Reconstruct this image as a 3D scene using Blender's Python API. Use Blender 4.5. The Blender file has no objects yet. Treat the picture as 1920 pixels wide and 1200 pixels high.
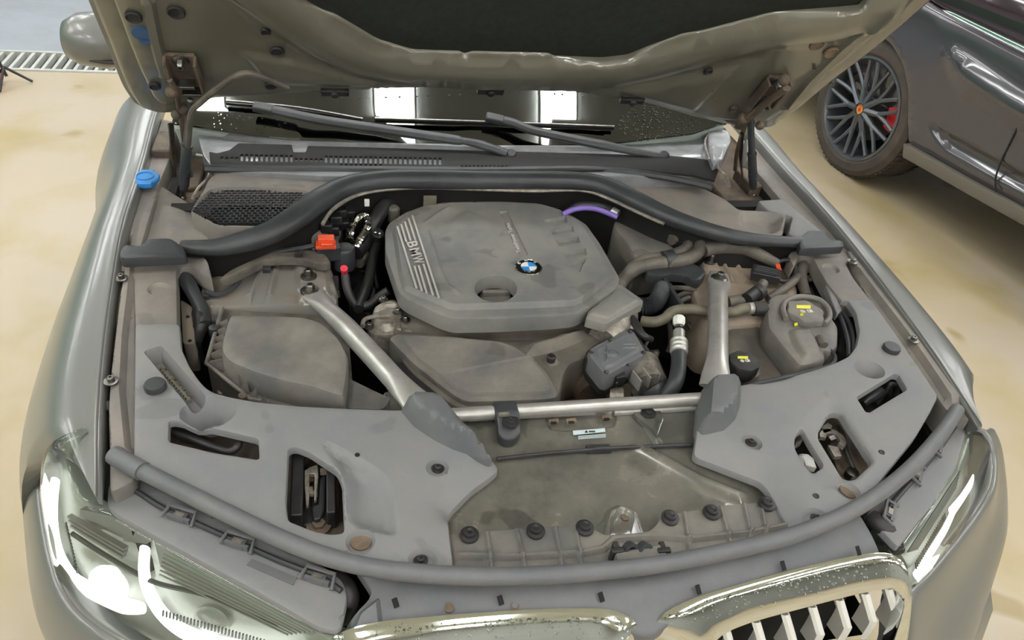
import bpy, bmesh, math, random
import numpy as np
from mathutils import Vector, Matrix, Quaternion
from mathutils.geometry import delaunay_2d_cdt
random.seed(7); np.random.seed(7)
SC = bpy.context.scene
COL = SC.collection
RAD = math.radians
# ------------------------------------------------------------------ camera
F = 1387.0
YAW, PITCH, ROLL = 0.27456397, math.radians(38), 0.13178178
CAM = Vector((-0.34157, 0.0, 1.75))
def _axes():
    f = Vector((math.sin(YAW)*math.cos(PITCH), math.cos(YAW)*math.cos(PITCH), -math.sin(PITCH)))
    r = Vector((math.cos(YAW), -math.sin(YAW), 0)); u = r.cross(f)
    return r*math.cos(ROLL)+u*math.sin(ROLL), -r*math.sin(ROLL)+u*math.cos(ROLL), f
AR, AU, AF = _axes()
cd = bpy.data.cameras.new('camera'); co = bpy.data.objects.new('camera', cd); COL.objects.link(co)
cd.sensor_width = 36; cd.lens = F/1920*36; cd.clip_start = 0.02; cd.clip_end = 100
mw = Matrix((AR, AU, -AF)).transposed().to_4x4(); mw.translation = CAM; co.matrix_world = mw
SC.camera = co
# ------------------------------------------------------------------ world, exposure
SC.view_settings.view_transform = 'Standard'; SC.view_settings.look = 'None'
SC.view_settings.gamma = 1; SC.view_settings.exposure = 0.0; SC.view_settings.use_curve_mapping = False
W = bpy.data.worlds.new('daylight'); SC.world = W; W.use_nodes = True
W.node_tree.nodes['Background'].inputs[0].default_value = (0.93, 0.97, 1.0, 1)
W.node_tree.nodes['Background'].inputs[1].default_value = 0.8
CEIL = 3.4
PANEL_POWER = 27.0
# ------------------------------------------------------------------ materials
def lin(h):
    if isinstance(h, tuple): return (*h, 1)
    v = [int(h[i:i+2], 16)/255 for i in (0, 2, 4)]
    return tuple(c/12.92 if c <= .04045 else ((c+.055)/1.055)**2.4 for c in v)+(1,)
def scaled(h, k):
    c = lin(h); k = k if isinstance(k, tuple) else (k, k, k); return tuple(min(.85, c[i]*k[i]) for i in range(3))+(1,)
def mat(name, c, rough=.5, metal=0., c2=None, amt=.5, scale=9., bump=0., bscale=300., coat=0., spec=.5, emit=None, es=0., grit=.12, k=1., crough=.04, blot=0.):
    lin = lambda h: scaled(h, k)
    m = bpy.data.materials.new(name); m.use_nodes = True; nt = m.node_tree; b = nt.nodes['Principled BSDF']; L = nt.links
    b.inputs['Base Color'].default_value = lin(c); b.inputs['Roughness'].default_value = rough
    b.inputs['Metallic'].default_value = metal; b.inputs['Coat Weight'].default_value = coat; b.inputs['Coat Roughness'].default_value = crough
    b.inputs['Specular IOR Level'].default_value = spec
    tc = nt.nodes.new('ShaderNodeNewGeometry')
    if c2:
        n = nt.nodes.new('ShaderNodeTexNoise'); n.inputs['Scale'].default_value = scale; n.inputs['Detail'].default_value = 6; n.inputs['Roughness'].default_value = .65
        r = nt.nodes.new('ShaderNodeValToRGB'); r.color_ramp.elements[0].position = .38; r.color_ramp.elements[1].position = .68
        x = nt.nodes.new('ShaderNodeMath'); x.operation = 'MULTIPLY'; x.inputs[1].default_value = amt
        mx = nt.nodes.new('ShaderNodeMix'); mx.data_type = 'RGBA'; mx.inputs[6].default_value = lin(c); mx.inputs[7].default_value = lin(c2)
        L.new(tc.outputs['Position'], n.inputs['Vector']); L.new(n.outputs[0], r.inputs[0]); L.new(r.outputs[0], x.inputs[0])
        L.new(x.outputs[0], mx.inputs[0]); col = mx.outputs[2]
        if blot:     # darker damp smudges
            n3 = nt.nodes.new('ShaderNodeTexNoise'); n3.inputs['Scale'].default_value = 11; n3.inputs['Detail'].default_value = 2; n3.inputs['Distortion'].default_value = .3
            r3 = nt.nodes.new('ShaderNodeMapRange'); r3.inputs[1].default_value = .645; r3.inputs[2].default_value = .675; r3.inputs[3].default_value = 1; r3.inputs[4].default_value = 1-blot
            m3 = nt.nodes.new('ShaderNodeMix'); m3.data_type = 'RGBA'; m3.blend_type = 'MULTIPLY'; m3.inputs[0].default_value = 1
            L.new(tc.outputs['Position'], n3.inputs['Vector']); L.new(n3.outputs[0], r3.inputs[0]); L.new(col, m3.inputs[6]); L.new(r3.outputs[0], m3.inputs[7]); col = m3.outputs[2]
        L.new(col, b.inputs['Base Color'])
        a = nt.nodes.new('ShaderNodeMapRange'); a.inputs[3].default_value = max(.02, rough-grit); a.inputs[4].default_value = min(1, rough+grit)
        L.new(n.outputs[0], a.inputs[0]); L.new(a.outputs[0], b.inputs['Roughness'])
    if bump:
        n2 = nt.nodes.new('ShaderNodeTexNoise'); n2.inputs['Scale'].default_value = bscale; n2.inputs['Detail'].default_value = 3
        bu = nt.nodes.new('ShaderNodeBump'); bu.inputs['Strength'].default_value = bump; bu.inputs['Distance'].default_value = .0015
        L.new(tc.outputs['Position'], n2.inputs['Vector']); L.new(n2.outputs[0], bu.inputs['Height']); L.new(bu.outputs[0], b.inputs['Normal'])
    if emit:
        b.inputs['Emission Color'].default_value = lin(emit); b.inputs['Emission Strength'].default_value = es
    return m
def glass(name, tint, ior=1.45, rough=.02, alpha=1.):
    m = bpy.data.materials.new(name); m.use_nodes = True; nt = m.node_tree; nt.nodes.clear(); N = nt.nodes.new; L = nt.links
    o = N('ShaderNodeOutputMaterial'); t = N('ShaderNodeBsdfTransparent'); t.inputs[0].default_value = lin(tint)
    g = N('ShaderNodeBsdfGlossy'); g.inputs['Roughness'].default_value = rough; f = N('ShaderNodeFresnel'); f.inputs[0].default_value = ior
    x = N('ShaderNodeMixShader'); L.new(f.outputs[0], x.inputs[0]); L.new(t.outputs[0], x.inputs[1]); L.new(g.outputs[0], x.inputs[2]); L.new(x.outputs[0], o.inputs[0])
    return m
MT = dict(
 trim=mat('trim_plastic', '7c7d80', .6, c2='8a8783', amt=.7, scale=7, bump=.35, bscale=900, k=1.0, blot=.14),
 trim2=mat('dusty_trim_plastic', '75716d', .64, c2='93897f', amt=.8, scale=8, bump=.35, bscale=700, blot=.18),
 cover=mat('engine_cover_plastic', '5a5a59', .48, c2='75716b', amt=.8, scale=7, bump=.3, bscale=900, k=1.6, blot=.26),
 box=mat('airbox_plastic', '565553', .5, c2='7a746b', amt=.8, scale=10, bump=.3, bscale=800, k=1.38, blot=.3),
 olive=mat('dusty_shroud_plastic', '4b4843', .52, c2='756d60', amt=.8, scale=9, bump=.3, bscale=500, k=1.3),
 rubber=mat('rubber', '3f4144', .4, c2='585b5f', amt=.7, scale=12, bump=.15, k=0.62),
 seal=mat('front_seal_rubber', '727478', .5, c2='868686', amt=.7, scale=14, bump=.2, k=0.72),
 black=mat('black_plastic', '262627', .45, c2='444244', amt=.7, scale=20, k=0.8),
 blackg=mat('gloss_black_plastic', '0c0c0d', .15, c2='1c1c1c', amt=.6, scale=20),
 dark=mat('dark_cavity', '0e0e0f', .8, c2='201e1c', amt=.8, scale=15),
 grime=mat('grimy_metal', '4a423b', .7, c2='7d6c5a', amt=.9, scale=18),
 hose=mat('dusty_hose', '484540', .55, c2='70695e', amt=.8, scale=22, bump=.2, k=1.2),
 hoseg=mat('grey_green_hose', '65604f', .5, c2='837d70', amt=.8, scale=30),
 alu=mat('brushed_aluminium', 'eceae6', .36, .55, c2='c4bdb1', amt=.6, scale=30, k=0.62),
 cast=mat('cast_aluminium', 'b8b1a6', .42, .5, c2='6e655a', amt=.8, scale=60, bump=.3, bscale=250, k=0.8),
 steel=mat('steel', '8d8c88', .35, 1., c2='5e5a54', amt=.7, scale=60),
 foil=mat('foil', 'd8d6cf', .12, 1., bump=1., bscale=110),
 chrome=mat('chrome', 'e3e6e4', .05, 1.),
 paint=mat('grey_metallic_paint', '9b9c98', .38, .15, coat=.6, crough=.16, bump=.03, bscale=1500, k=0.48),
 paintd=mat('grey_underhood_paint', '5f5d52', .36, .2, c2='545146', amt=.6, scale=5, coat=.9, crough=.1, k=1.5),
 tower=mat('grey_tower_paint', '80807e', .35, .2, c2='8f8272', amt=.9, scale=9, coat=.3, k=1.15),
 towerb=mat('brown_dusty_tower_paint', '7a7067', .5, .2, c2='9a8975', amt=.9, scale=9, k=1.7),
 cowl=mat('cowl_grey', '8b8c90', .35, .1, c2='6c6c6e', amt=.8, scale=20, coat=.3, k=0.9),
 rust=mat('rusty_edge', '8a7560', .7, c2='5c5148', amt=.9, scale=40),
 film=mat('radiator_plate_film', '3f3e3a', .25, c2='5c5950', amt=.8, scale=8, coat=.4, grit=.15, k=2.0, blot=.35),
 felt=mat('hood_liner_felt', '1c1e1c', .95, spec=.1, c2='232523', amt=.6, scale=60, bump=.4, k=3),
 blue=mat('blue_cap', '2f7fc4', .4, bump=.1), bluer=mat('roundel_blue', '2a8fdc', .25), white=mat('white_plastic_and_slat_glare', 'e4e4e0', .4),
 orange=mat('orange_plastic', 'e2512c', .4), red=mat('red_cap', 'd8384c', .45), yellow=mat('yellow_sticker', 'e6df3e', .5),
 purple=mat('purple_hose', '7d68b8', .4), silverp=mat('silver_print', 'b4afa9', .45, .2, k=1.1), sticker=mat('pale_sticker', 'c3d2d6', .5),
 drl=mat('daylight_led', 'ffffff', .4, emit='f8fff0', es=2.2), lampin=mat('lamp_reflector', 'b4b8b2', .3, .35, bump=.25, bscale=150),
 lampg=mat('lamp_grey', '9b9c98', .4, .2), lampd=mat('lamp_dark', '5a5f60', .3, .3), beam=mat('projector_light', 'ffffff', .3, emit='f4ffec', es=1.3),
 tyre=mat('tyre_rubber', '403a36', .7, c2='5c524a', amt=.8, scale=14, bump=.2, bscale=200, k=0.8), rim=mat('satin_grey_rim', '5c6066', .3, .5), rimd=mat('wheel_well_dark', '191a1b', .6),
 caliper=mat('red_caliper', 'c8202c', .35), gold=mat('gold_crest', 'd99a3e', .35, .4),
 suv=mat('dark_suv_paint', '4a4540', .25, .3, coat=1., k=(0.75, 0.8, 1.1)), suvt=mat('suv_sill', '625d54', .4), suvglass=mat('suv_glass_red_reflection', '2a1820', .08, coat=1.),  # window glass colour carries a painted dark red reflection
 wall=mat('wall_paint', 'b4b6b2', .7, c2='a6a8a4', amt=.5, scale=2, k=0.85), ceil=mat('ceiling_paint', 'a4a8a4', .8, k=1.9), green=mat('added_green_panel_paint', '2f8a66', .6),
 lamp=mat('panel_light', 'ffffff', .5, emit='fbfdff', es=PANEL_POWER), grate=mat('grating_steel', 'bfc0bb', .5, .2), brown=mat('brown_plug', '7a6856', .7, c2='5c5148', amt=.8, scale=60),
)
MT['glass'] = glass('windscreen_glass', 'd0d8d2', 2.3, .02); MT['lens'] = glass('lamp_lens', 'f4f8f2', 1.45, .03); MT['drop'] = glass('water_drop', 'f0f4f4', 1.6, .02)
def floor_mat():
    m = bpy.data.materials.new('epoxy_floor'); m.use_nodes = True; nt = m.node_tree; b = nt.nodes['Principled BSDF']; L = nt.links; N = nt.nodes.new
    g = N('ShaderNodeNewGeometry')
    def noise(s, d=5, dist=0):
        n = N('ShaderNodeTexNoise'); n.inputs['Scale'].default_value = s; n.inputs['Detail'].default_value = d; n.inputs['Distortion'].default_value = dist
        L.new(g.outputs['Position'], n.inputs['Vector']); return n.outputs[0]
    def ramp(i, a, c):
        r = N('ShaderNodeValToRGB'); r.color_ramp.elements[0].position = a; r.color_ramp.elements[1].position = c; L.new(i, r.inputs[0]); return r.outputs[0]
    def mix(f, a, c):
        x = N('ShaderNodeMix'); x.data_type = 'RGBA'; L.new(f, x.inputs[0])
        for k, q in ((6, a), (7, c)):
            if isinstance(q, str): x.inputs[k].default_value = lin(q)
            else: L.new(q, x.inputs[k])
        return x.outputs[2]
    c = mix(ramp(noise(.9), .42, .6), 'b1a286', 'b1a592')
    c = mix(ramp(noise(2.3, 4, .3), .45, .7), c, 'a7976f')
    c = mix(ramp(noise(1.7, 3, .2), .64, .67), c, '98865f')
    L.new(c, b.inputs['Base Color'])
    r = N('ShaderNodeMapRange'); r.inputs[1].default_value = .35; r.inputs[2].default_value = .65; r.inputs[3].default_value = .5; r.inputs[4].default_value = .32
    L.new(noise(1.7, 3, .4), r.inputs[0]); L.new(r.outputs[0], b.inputs['Roughness'])
    return m
MT['floor'] = floor_mat()
MT['apron'] = mat('grey_wet_floor', '9ba0a8', .35, c2='8a8d92', amt=.8, scale=2)
# ------------------------------------------------------------------ projection helpers (pixel of the photo -> point on a real plane)
def ray(px, py): px = float(px); py = float(py); return AR*((px-960)/F) - AU*((py-600)/F) + AF
class Plane:
    def __init__(s, o, u, v):
        s.o = Vector(o); s.u = Vector(u).normalized(); s.v = Vector(v).normalized(); s.n = s.u.cross(s.v)
    def hit(s, px, py, off=0):
        d = ray(px, py); t = ((s.o+s.n*off-CAM).dot(s.n))/d.dot(s.n); q = CAM+d*t-s.o
        return (q.dot(s.u), q.dot(s.v))
    def w(s, u, v, h=0): return s.o+s.u*float(u)+s.v*float(v)+s.n*float(h)
    def P(s, px, py, off=0): u, v = s.hit(px, py, off); return s.w(u, v, off)
def HZ(z): return Plane((0, 0, z), (1, 0, 0), (0, 1, 0))
def P(px, py, z): return HZ(z).P(px, py)
def PX(px, py, X): d = ray(px, py); return CAM+d*((X-CAM.x)/d.x)
def PY(px, py, Y): d = ray(px, py); return CAM+d*((Y-CAM.y)/d.y)
HOOD = Plane((0, 1.47, 1.22), (-1, 0, 0), (0, -.53, .848))      # n points to the underside seen by the camera
if HOOD.n.dot(CAM-HOOD.o) < 0: HOOD = Plane((0, 1.47, 1.22), (1, 0, 0), (0, -.53, .848))
WS = Plane((0, 1.66, 1.03), (1, 0, 0), (0, math.cos(RAD(29)), math.sin(RAD(29))))
# ------------------------------------------------------------------ objects
WL = {}
def thing(name, label, cat, loc, group=None):
    o = bpy.data.objects.new(name, None); o.empty_display_size = .05; COL.objects.link(o); o.location = loc
    o['label'] = label; o['category'] = cat
    if group: o['group'] = group
    WL[o] = Vector(loc); return o
class M:
    def __init__(s): s.v = []; s.f = []
    def add(s, vs, fs):
        b = len(s.v); s.v += [Vector(q) for q in vs]; s.f += [tuple(b+i for i in f) for f in fs]; return s
    def box(s, c, dx, dy, dz):     # half-vectors
        c, dx, dy, dz = map(Vector, (c, dx, dy, dz)); vs = [c+dx*a+dy*b+dz*d for a in (-1, 1) for b in (-1, 1) for d in (-1, 1)]
        return s.add(vs, [(0, 1, 3, 2), (4, 6, 7, 5), (0, 4, 5, 1), (2, 3, 7, 6), (0, 2, 6, 4), (1, 5, 7, 3)])
    def lathe(s, c, axis, prof, n=24, sx=1., caps=True):   # prof: (radius, height)
        c = Vector(c); q = Vector((0, 0, 1)).rotation_difference(Vector(axis)); vs = []; fs = []
        for r, h in prof:
            for k in range(n):
                a = 2*math.pi*k/n; vs.append(c+q@Vector((r*math.cos(a)*sx, r*math.sin(a), h)))
        for i in range(len(prof)-1):
            for k in range(n): k2 = (k+1) % n; fs.append((i*n+k, i*n+k2, (i+1)*n+k2, (i+1)*n+k))
        if caps and prof[0][0] > 1e-6: fs.append(tuple(range(n))[::-1])
        if caps and prof[-1][0] > 1e-6: fs.append(tuple((len(prof)-1)*n+k for k in range(n)))
        return s.add(vs, fs)
    def tube(s, pts, r, n=10, sub=6, flat=1., up=(0, 0, 1), cap=True, smooth=True):
        pts = [Vector(p) for p in pts]; rs = r if isinstance(r, (list, tuple)) else [r]*len(pts)
        if len(pts) > 2 and smooth: pts, rs = spline(pts, rs, sub)
        up = Vector(up); vs = []; fs = []; N = len(pts)
        for i, p in enumerate(pts):
            t = (pts[min(i+1, N-1)]-pts[max(i-1, 0)]).normalized(); a = t.cross(up)
            if a.length < .05: a = t.cross(Vector((0, 1, .1)))
            a.normalize(); b = a.cross(t).normalized()
            for k in range(n):
                w = 2*math.pi*k/n; vs.append(p+a*(rs[i]*math.cos(w))+b*(rs[i]*flat*math.sin(w)))
        for i in range(N-1):
            for k in range(n): k2 = (k+1) % n; fs.append((i*n+k, i*n+k2, (i+1)*n+k2, (i+1)*n+k))
        if cap: fs += [tuple(range(n))[::-1], tuple((N-1)*n+k for k in range(n))]
        return s.add(vs, fs)
    def ball(s, c, rx, ry=None, rz=None, n=12):
        ry = ry or rx; rz = rz or rx; c = Vector(c); vs = []; fs = []; m = n//2
        for i in range(m+1):
            a = math.pi*i/m
            for k in range(n): b = 2*math.pi*k/n; vs.append(c+Vector((rx*math.sin(a)*math.cos(b), ry*math.sin(a)*math.sin(b), rz*math.cos(a))))
        for i in range(m):
            for k in range(n): k2 = (k+1) % n; fs.append((i*n+k, (i+1)*n+k, (i+1)*n+k2, i*n+k2))
        return s.add(vs, fs)
    def prism(s, pts, d):     # polygon of 3D points, extruded by vector d
        pts = [Vector(p) for p in pts]; n = len(pts); d = Vector(d)
        return s.add(pts+[p+d for p in pts], [tuple(range(n))[::-1], tuple(range(n, 2*n))]+[(k, (k+1) % n, n+(k+1) % n, n+k) for k in range(n)])
    def loft(s, rows, thick=None, wrap=False):
        n = len(rows[0]); m = len(rows); vs = [Vector(p) for r in rows for p in r]
        fs = [(i*n+k, i*n+k+1, (i+1)*n+k+1, (i+1)*n+k) for i in range(m-1) for k in range(n-1)]
        s.add(vs, fs)
        if thick:     # back skin and closed rim
            t = Vector(thick); s.add([v+t for v in vs], [f[::-1] for f in fs])
            ring = [k for k in range(n)]+[i*n+n-1 for i in range(1, m)]+[(m-1)*n+k for k in range(n-2, -1, -1)]+[i*n for i in range(m-2, 0, -1)]
            rv = [vs[k] for k in ring]; q = len(rv)
            s.add(rv+[v+t for v in rv], [(k, (k+1) % q, q+(k+1) % q, q+k) for k in range(q)])
        return s
def spline(pts, rs, sub=6):
    op = []; orr = []; n = len(pts)
    for i in range(n-1):
        p0, p1, p2, p3 = pts[max(i-1, 0)], pts[i], pts[i+1], pts[min(i+2, n-1)]
        for j in range(sub):
            t = j/sub; op.append(.5*((2*p1)+(p2-p0)*t+(2*p0-5*p1+4*p2-p3)*t*t+(3*p1-p0-3*p2+p3)*t**3)); orr.append(rs[i]*(1-t)+rs[i+1]*t)
    return op+[pts[-1]], orr+[rs[-1]]
def build(name, m, material, parent=None, label=None, cat=None, group=None, kind=None, sharp=38, bevel=0, flat=False):
    c = Vector((0, 0, 0))
    if m.v:
        a = np.array([tuple(v) for v in m.v]); c = Vector(((a.min(0)+a.max(0))/2).tolist())
    me = bpy.data.meshes.new(name); me.from_pydata([tuple(v-c) for v in m.v], [], m.f)
    bm = bmesh.new(); bm.from_mesh(me); bmesh.ops.remove_doubles(bm, verts=bm.verts, dist=1e-6); bmesh.ops.recalc_face_normals(bm, faces=bm.faces); bm.to_mesh(me); bm.free()
    me.materials.append(MT[material] if isinstance(material, str) else material)
    if not flat:
        me.shade_smooth(); me.set_sharp_from_angle(angle=RAD(sharp))
    o = bpy.data.objects.new(name, me); COL.objects.link(o); WL[o] = c
    if parent: o.parent = parent; o.location = c-WL[parent]
    else: o.location = c
    if label: o['label'] = label
    if cat: o['category'] = cat
    if group: o['group'] = group
    if kind: o['kind'] = kind
    if bevel:
        b = o.modifiers.new('bevel', 'BEVEL'); b.width = bevel; b.segments = 2; b.limit_method = 'ANGLE'; b.angle_limit = RAD(40)
    return o
# ------------------------------------------------------------------ sheet: a moulded panel with outline, holes and relief
def fillet(pts, r, seg=4):
    n = len(pts); out = []
    for i in range(n):
        a, b, c = [np.array(pts[(i+k) % n], float) for k in (-1, 0, 1)]
        la, lc = np.linalg.norm(a-b), np.linalg.norm(c-b); q = min(r, la*.45, lc*.45)
        if la < 1e-7 or lc < 1e-7: continue
        p, s = b+(a-b)/la*q, b+(c-b)/lc*q
        for j in range(seg+1): t = j/seg; out.append((1-t)**2*p+2*t*(1-t)*b+t*t*s)
    return out
def resample(pts, h):
    out = []; n = len(pts)
    for i in range(n):
        a, b = np.array(pts[i]), np.array(pts[(i+1) % n]); d = np.linalg.norm(b-a)
        if d < 1e-6: continue
        k = max(1, int(math.ceil(d/h)))
        for j in range(k): out.append(a+(b-a)*j/k)
    return np.array(out)
def inside(p, poly):
    x, y = p[:, 0], p[:, 1]; r = np.zeros(len(p), bool); n = len(poly); j = n-1
    for i in range(n):
        xi, yi = poly[i]; xj, yj = poly[j]
        if yi != yj: r ^= ((yi > y) != (yj > y)) & (x < (xj-xi)*(y-yi)/(yj-yi)+xi)
        j = i
    return r
def dist(p, poly, closed=True):
    p = np.asarray(p, float); d = np.full(len(p), 1e9); n = len(poly)
    for i in range(n if closed else n-1):
        a, b = np.array(poly[i], float), np.array(poly[(i+1) % n], float); ab = b-a; L = ab@ab
        if L < 1e-14: continue
        t = np.clip(((p-a)@ab)/L, 0, 1); d = np.minimum(d, np.hypot(*((p-a)-t[:, None]*ab).T))
    return d
sm = lambda x: (lambda t: t*t*(3-2*t))(np.clip(x, 0, 1))
# relief features: each returns (heights(p), extra points); positions given in plane uv
def dome(c, r, h, flat=.5, ry=None, n=3):      # round boss (h>0) or dish (h<0)
    ry = ry or r; c = np.array(c)
    def f(p): q = np.hypot((p[:, 0]-c[0])/r, (p[:, 1]-c[1])/ry); return h*sm((1-q)/(1-flat))
    ex = [(c[0]+r*k*math.cos(a), c[1]+ry*k*math.sin(a)) for k in (flat*.5, flat, (1+flat)/2, 1.02) for a in np.linspace(0, 2*math.pi, 20, endpoint=False)]+[tuple(c)]
    return f, ex, lambda p: np.hypot((p[:, 0]-c[0])/r, (p[:, 1]-c[1])/ry) < 1.12
def ridge(line, w, h, fl=.4):     # raised bead along a polyline; w = half width
    line = [np.array(q) for q in line]
    def f(p): return h*sm((1-dist(p, line, False)/w)/(1-fl))
    ex = []
    for i in range(len(line)-1):
        a, b = line[i], line[i+1]; L = np.linalg.norm(b-a); t = (b-a)/max(L, 1e-6); nn = np.array((-t[1], t[0]))
        for k in range(max(2, int(L/max(w*.7, .003)))+1):
            for e in (-1.02, -(1+fl)/2, -fl, 0, fl, (1+fl)/2, 1.02): ex.append(tuple(a+(b-a)*k/max(2, int(L/max(w*.7, .003)))+nn*e*w))
    return f, ex, lambda p: dist(p, line, False) < w*1.25
def area(poly, h, w):             # raised plateau with sloped edge of width w (inside the outline)
    poly = resample(fillet(poly, max(w, .003)), max(.003, min(.01, w*1.2)))
    def f(p): return np.where(inside(p, poly), h*sm(dist(p, poly)/w), 0)
    ex = [tuple(q) for q in poly]
    t = np.roll(poly, -1, 0)-np.roll(poly, 1, 0); t /= np.maximum(np.linalg.norm(t, axis=1), 1e-9)[:, None]; nn = np.stack([-t[:, 1], t[:, 0]], 1)
    for k in (-.06, .33, .66, 1.03):
        for sgn in (1, -1):
            q = poly+nn*sgn*w*k; ii = inside(q, poly); dd = dist(q, poly); q = q[(ii & (dd > w*k*.9)) if k > 0 else (~ii & (dd > w*.04))]; ex += [tuple(z) for z in q]
    return f, ex, lambda p: dist(p, poly) < w*1.3
def sheet(pl, outline, th, holes=(), feats=(), r=.004, cr=.01, grid=.014, tilt=None, raw=False, hcr=.006, bottom=False, rprof=1.):
    to = (lambda q: q) if raw else (lambda q: pl.hit(*q))
    out = resample(fillet([to(q) for q in outline], cr), grid*.8); hs = [resample(fillet([to(q) for q in h], hcr), max(.004, grid*.7)) for h in holes]
    loops = [out]+hs; allp = [tuple(q) for l in loops for q in l]; nb = len(allp)
    def ins(p):
        m = inside(p, out)
        for h in hs: m &= ~inside(p, h)
        return m
    def bd(p):
        d = dist(p, out)
        for h in hs: d = np.minimum(d, dist(p, h))
        return d
    lo, hi = out.min(0), out.max(0)
    gx, gy = np.meshgrid(np.arange(lo[0], hi[0], grid), np.arange(lo[1], hi[1], grid)); G = np.stack([gx.ravel(), gy.ravel()], 1)
    G[:, 0] += (np.round((G[:, 1]-lo[1])/grid) % 2)*grid/2
    cand = G[ins(G)]; cand = cand[bd(cand) > max(r*1.3, grid*.35)] if len(cand) else cand
    for ft in feats:
        if len(cand): cand = cand[~ft[2](cand)]
    extra = [cand]
    if r > 0:
        for l in loops:
            t = np.roll(l, -1, 0)-np.roll(l, 1, 0); t /= np.maximum(np.linalg.norm(t, axis=1), 1e-9)[:, None]; nn = np.stack([-t[:, 1], t[:, 0]], 1)
            for k in (.3, 1.):
                for sgn in (1, -1):
                    q = l+nn*sgn*r*k; q = q[ins(q)]
                    if len(q): extra.append(q[bd(q) > r*k*.9])
    for f, ex, _m in feats:
        if len(ex):
            q = np.array(ex); q = q[ins(q)]
            if len(q): extra.append(q[bd(q) > max(r*.5, .001)])
    E = np.concatenate([e for e in extra if len(e)]) if any(len(e) for e in extra) else np.zeros((0, 2))
    if len(E): E = E[np.unique(np.round(E/.0012).astype(int), axis=0, return_index=True)[1]]
    pts = [Vector(q) for q in allp]+[Vector(q) for q in E.tolist()]; edges = []; b = 0
    for l in loops: n = len(l); edges += [(b+k, b+(k+1) % n) for k in range(n)]; b += n
    V2, E2, F2, ov, oe, of = delaunay_2d_cdt(pts, edges, [], 0, 1e-6)
    V = np.array([tuple(v) for v in V2]); T = np.array(F2); cen = V[T].mean(1); T = T[ins(cen)]
    H = np.zeros(len(V))
    for f, ex, _m in feats: H += f(V)
    if r > 0:
        d = np.clip(bd(V)/r, 0, 1); H -= r*rprof*(1-np.sqrt(np.maximum(0, 1-(1-d)**2)))
    if tilt: H += tilt(V)
    m = M(); top = [pl.w(V[i, 0], V[i, 1], H[i]) for i in range(len(V))]
    m.add(top, [tuple(int(i) for i in t) for t in T])
    # skirt along boundary edges
    cnt = {}
    for t in T.tolist():
        for a, c in ((t[0], t[1]), (t[1], t[2]), (t[2], t[0])): cnt.setdefault((min(a, c), max(a, c)), []).append((a, c))
    be = [v[0] for v in cnt.values() if len(v) == 1]; ids = sorted({i for e in be for i in e}); mp = {i: k for k, i in enumerate(ids)}; n = len(ids)
    thf = th if callable(th) else (lambda p: np.full(len(p), th))
    TH = thf(V[ids]) if n else []
    m.add([top[i] for i in ids]+[top[i]-pl.n*float(TH[mp[i]]) for i in ids], [(mp[a], n+mp[a], n+mp[c], mp[c]) for a, c in be])
    if bottom: m.add([pl.w(V[i, 0], V[i, 1], H[i]-float(th)) for i in range(len(V))], [tuple(int(i) for i in t[::-1]) for t in T])
    return m
def text_mesh(txt, O, U, Vv, h=.0006, bold=0.):   # map a line of lettering to the parallelogram O, O+U, O+V
    cu = bpy.data.curves.new('t', 'FONT'); cu.body = txt; cu.extrude = 0; cu.offset = bold; cu.resolution_u = 3
    ob = bpy.data.objects.new('t', cu); COL.objects.link(ob); dg = bpy.context.evaluated_depsgraph_get(); me = ob.evaluated_get(dg).to_mesh()
    a = np.array([tuple(v.co) for v in me.vertices]); fs = [tuple(p.vertices) for p in me.polygons]; lo, hi = a.min(0), a.max(0)
    U, Vv, O = Vector(U), Vector(Vv), Vector(O); n = U.cross(Vv).normalized(); n = n if n.dot(CAM-O) > 0 else -n
    m = M(); m.add([O+U*float((q[0]-lo[0])/(hi[0]-lo[0]))+Vv*float((q[1]-lo[1])/(hi[1]-lo[1]))+n*h for q in a], fs)
    ob.evaluated_get(dg).to_mesh_clear(); bpy.data.objects.remove(ob); bpy.data.curves.remove(cu); return m
def uv(pl, pts): return [pl.hit(*q) for q in pts]
def bolt(name, p, parent, r=.009, h=.006, material='steel', axis=(0, 0, 1), label=None, **kw):
    m = M(); m.lathe(p, axis, [(r*1.5, 0), (r*1.5, h*.25), (r*1.25, h*.35)], 16); m.lathe(Vector(p)+Vector(axis).normalized()*h*.3, axis, [(r*.8, 0), (r*.8, h), (r*.6, h*1.2), (r*.35, h*1.2), (r*.3, h*.8)], 6)
    return build(name, m, material, parent, label, **kw)
# ================================================================== SETTING
def slabbox(x0, x1, y0, y1, z0, z1):
    m = M(); m.box(((x0+x1)/2, (y0+y1)/2, (z0+z1)/2), ((x1-x0)/2, 0, 0), (0, (y1-y0)/2, 0), (0, 0, (z1-z0)/2)); return m
build('floor', slabbox(-6, 7.5, -7, 4.55, -.1, 0), 'floor', kind='structure', flat=True)
build('floor', slabbox(-6, 7.5, 4.85, 10, -.1, 0), 'apron', kind='structure', flat=True)
build('floor', slabbox(-6, 7.5, 4.5, 4.9, -.3, -.1), 'dark', kind='structure', flat=True)
build('ceiling', slabbox(-6.1, 7.6, -7.1, 10.1, CEIL+.03, CEIL+.2), 'ceil', kind='structure', flat=True)
build('wall_left', slabbox(-6.15, -6, -7, 10, 0, CEIL+.03), 'wall', kind='structure', flat=True)
build('wall_right', slabbox(7.5, 7.65, -7, 10, 0, CEIL+.03), 'wall', kind='structure', flat=True)
build('wall_back', slabbox(-6, 7.5, 10, 10.15, 0, CEIL+.03), 'wall', kind='structure', flat=True)
build('wall_front', slabbox(-6, 7.5, -7.15, -7, 0, CEIL+.03), 'wall', kind='structure', flat=True)
build('added_green_panel', slabbox(-5.99, -5.95, -2, 9.9, .6, 2.2), 'green', kind='structure', flat=True)  # unseen green panel, added so the left fender reflects green
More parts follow.
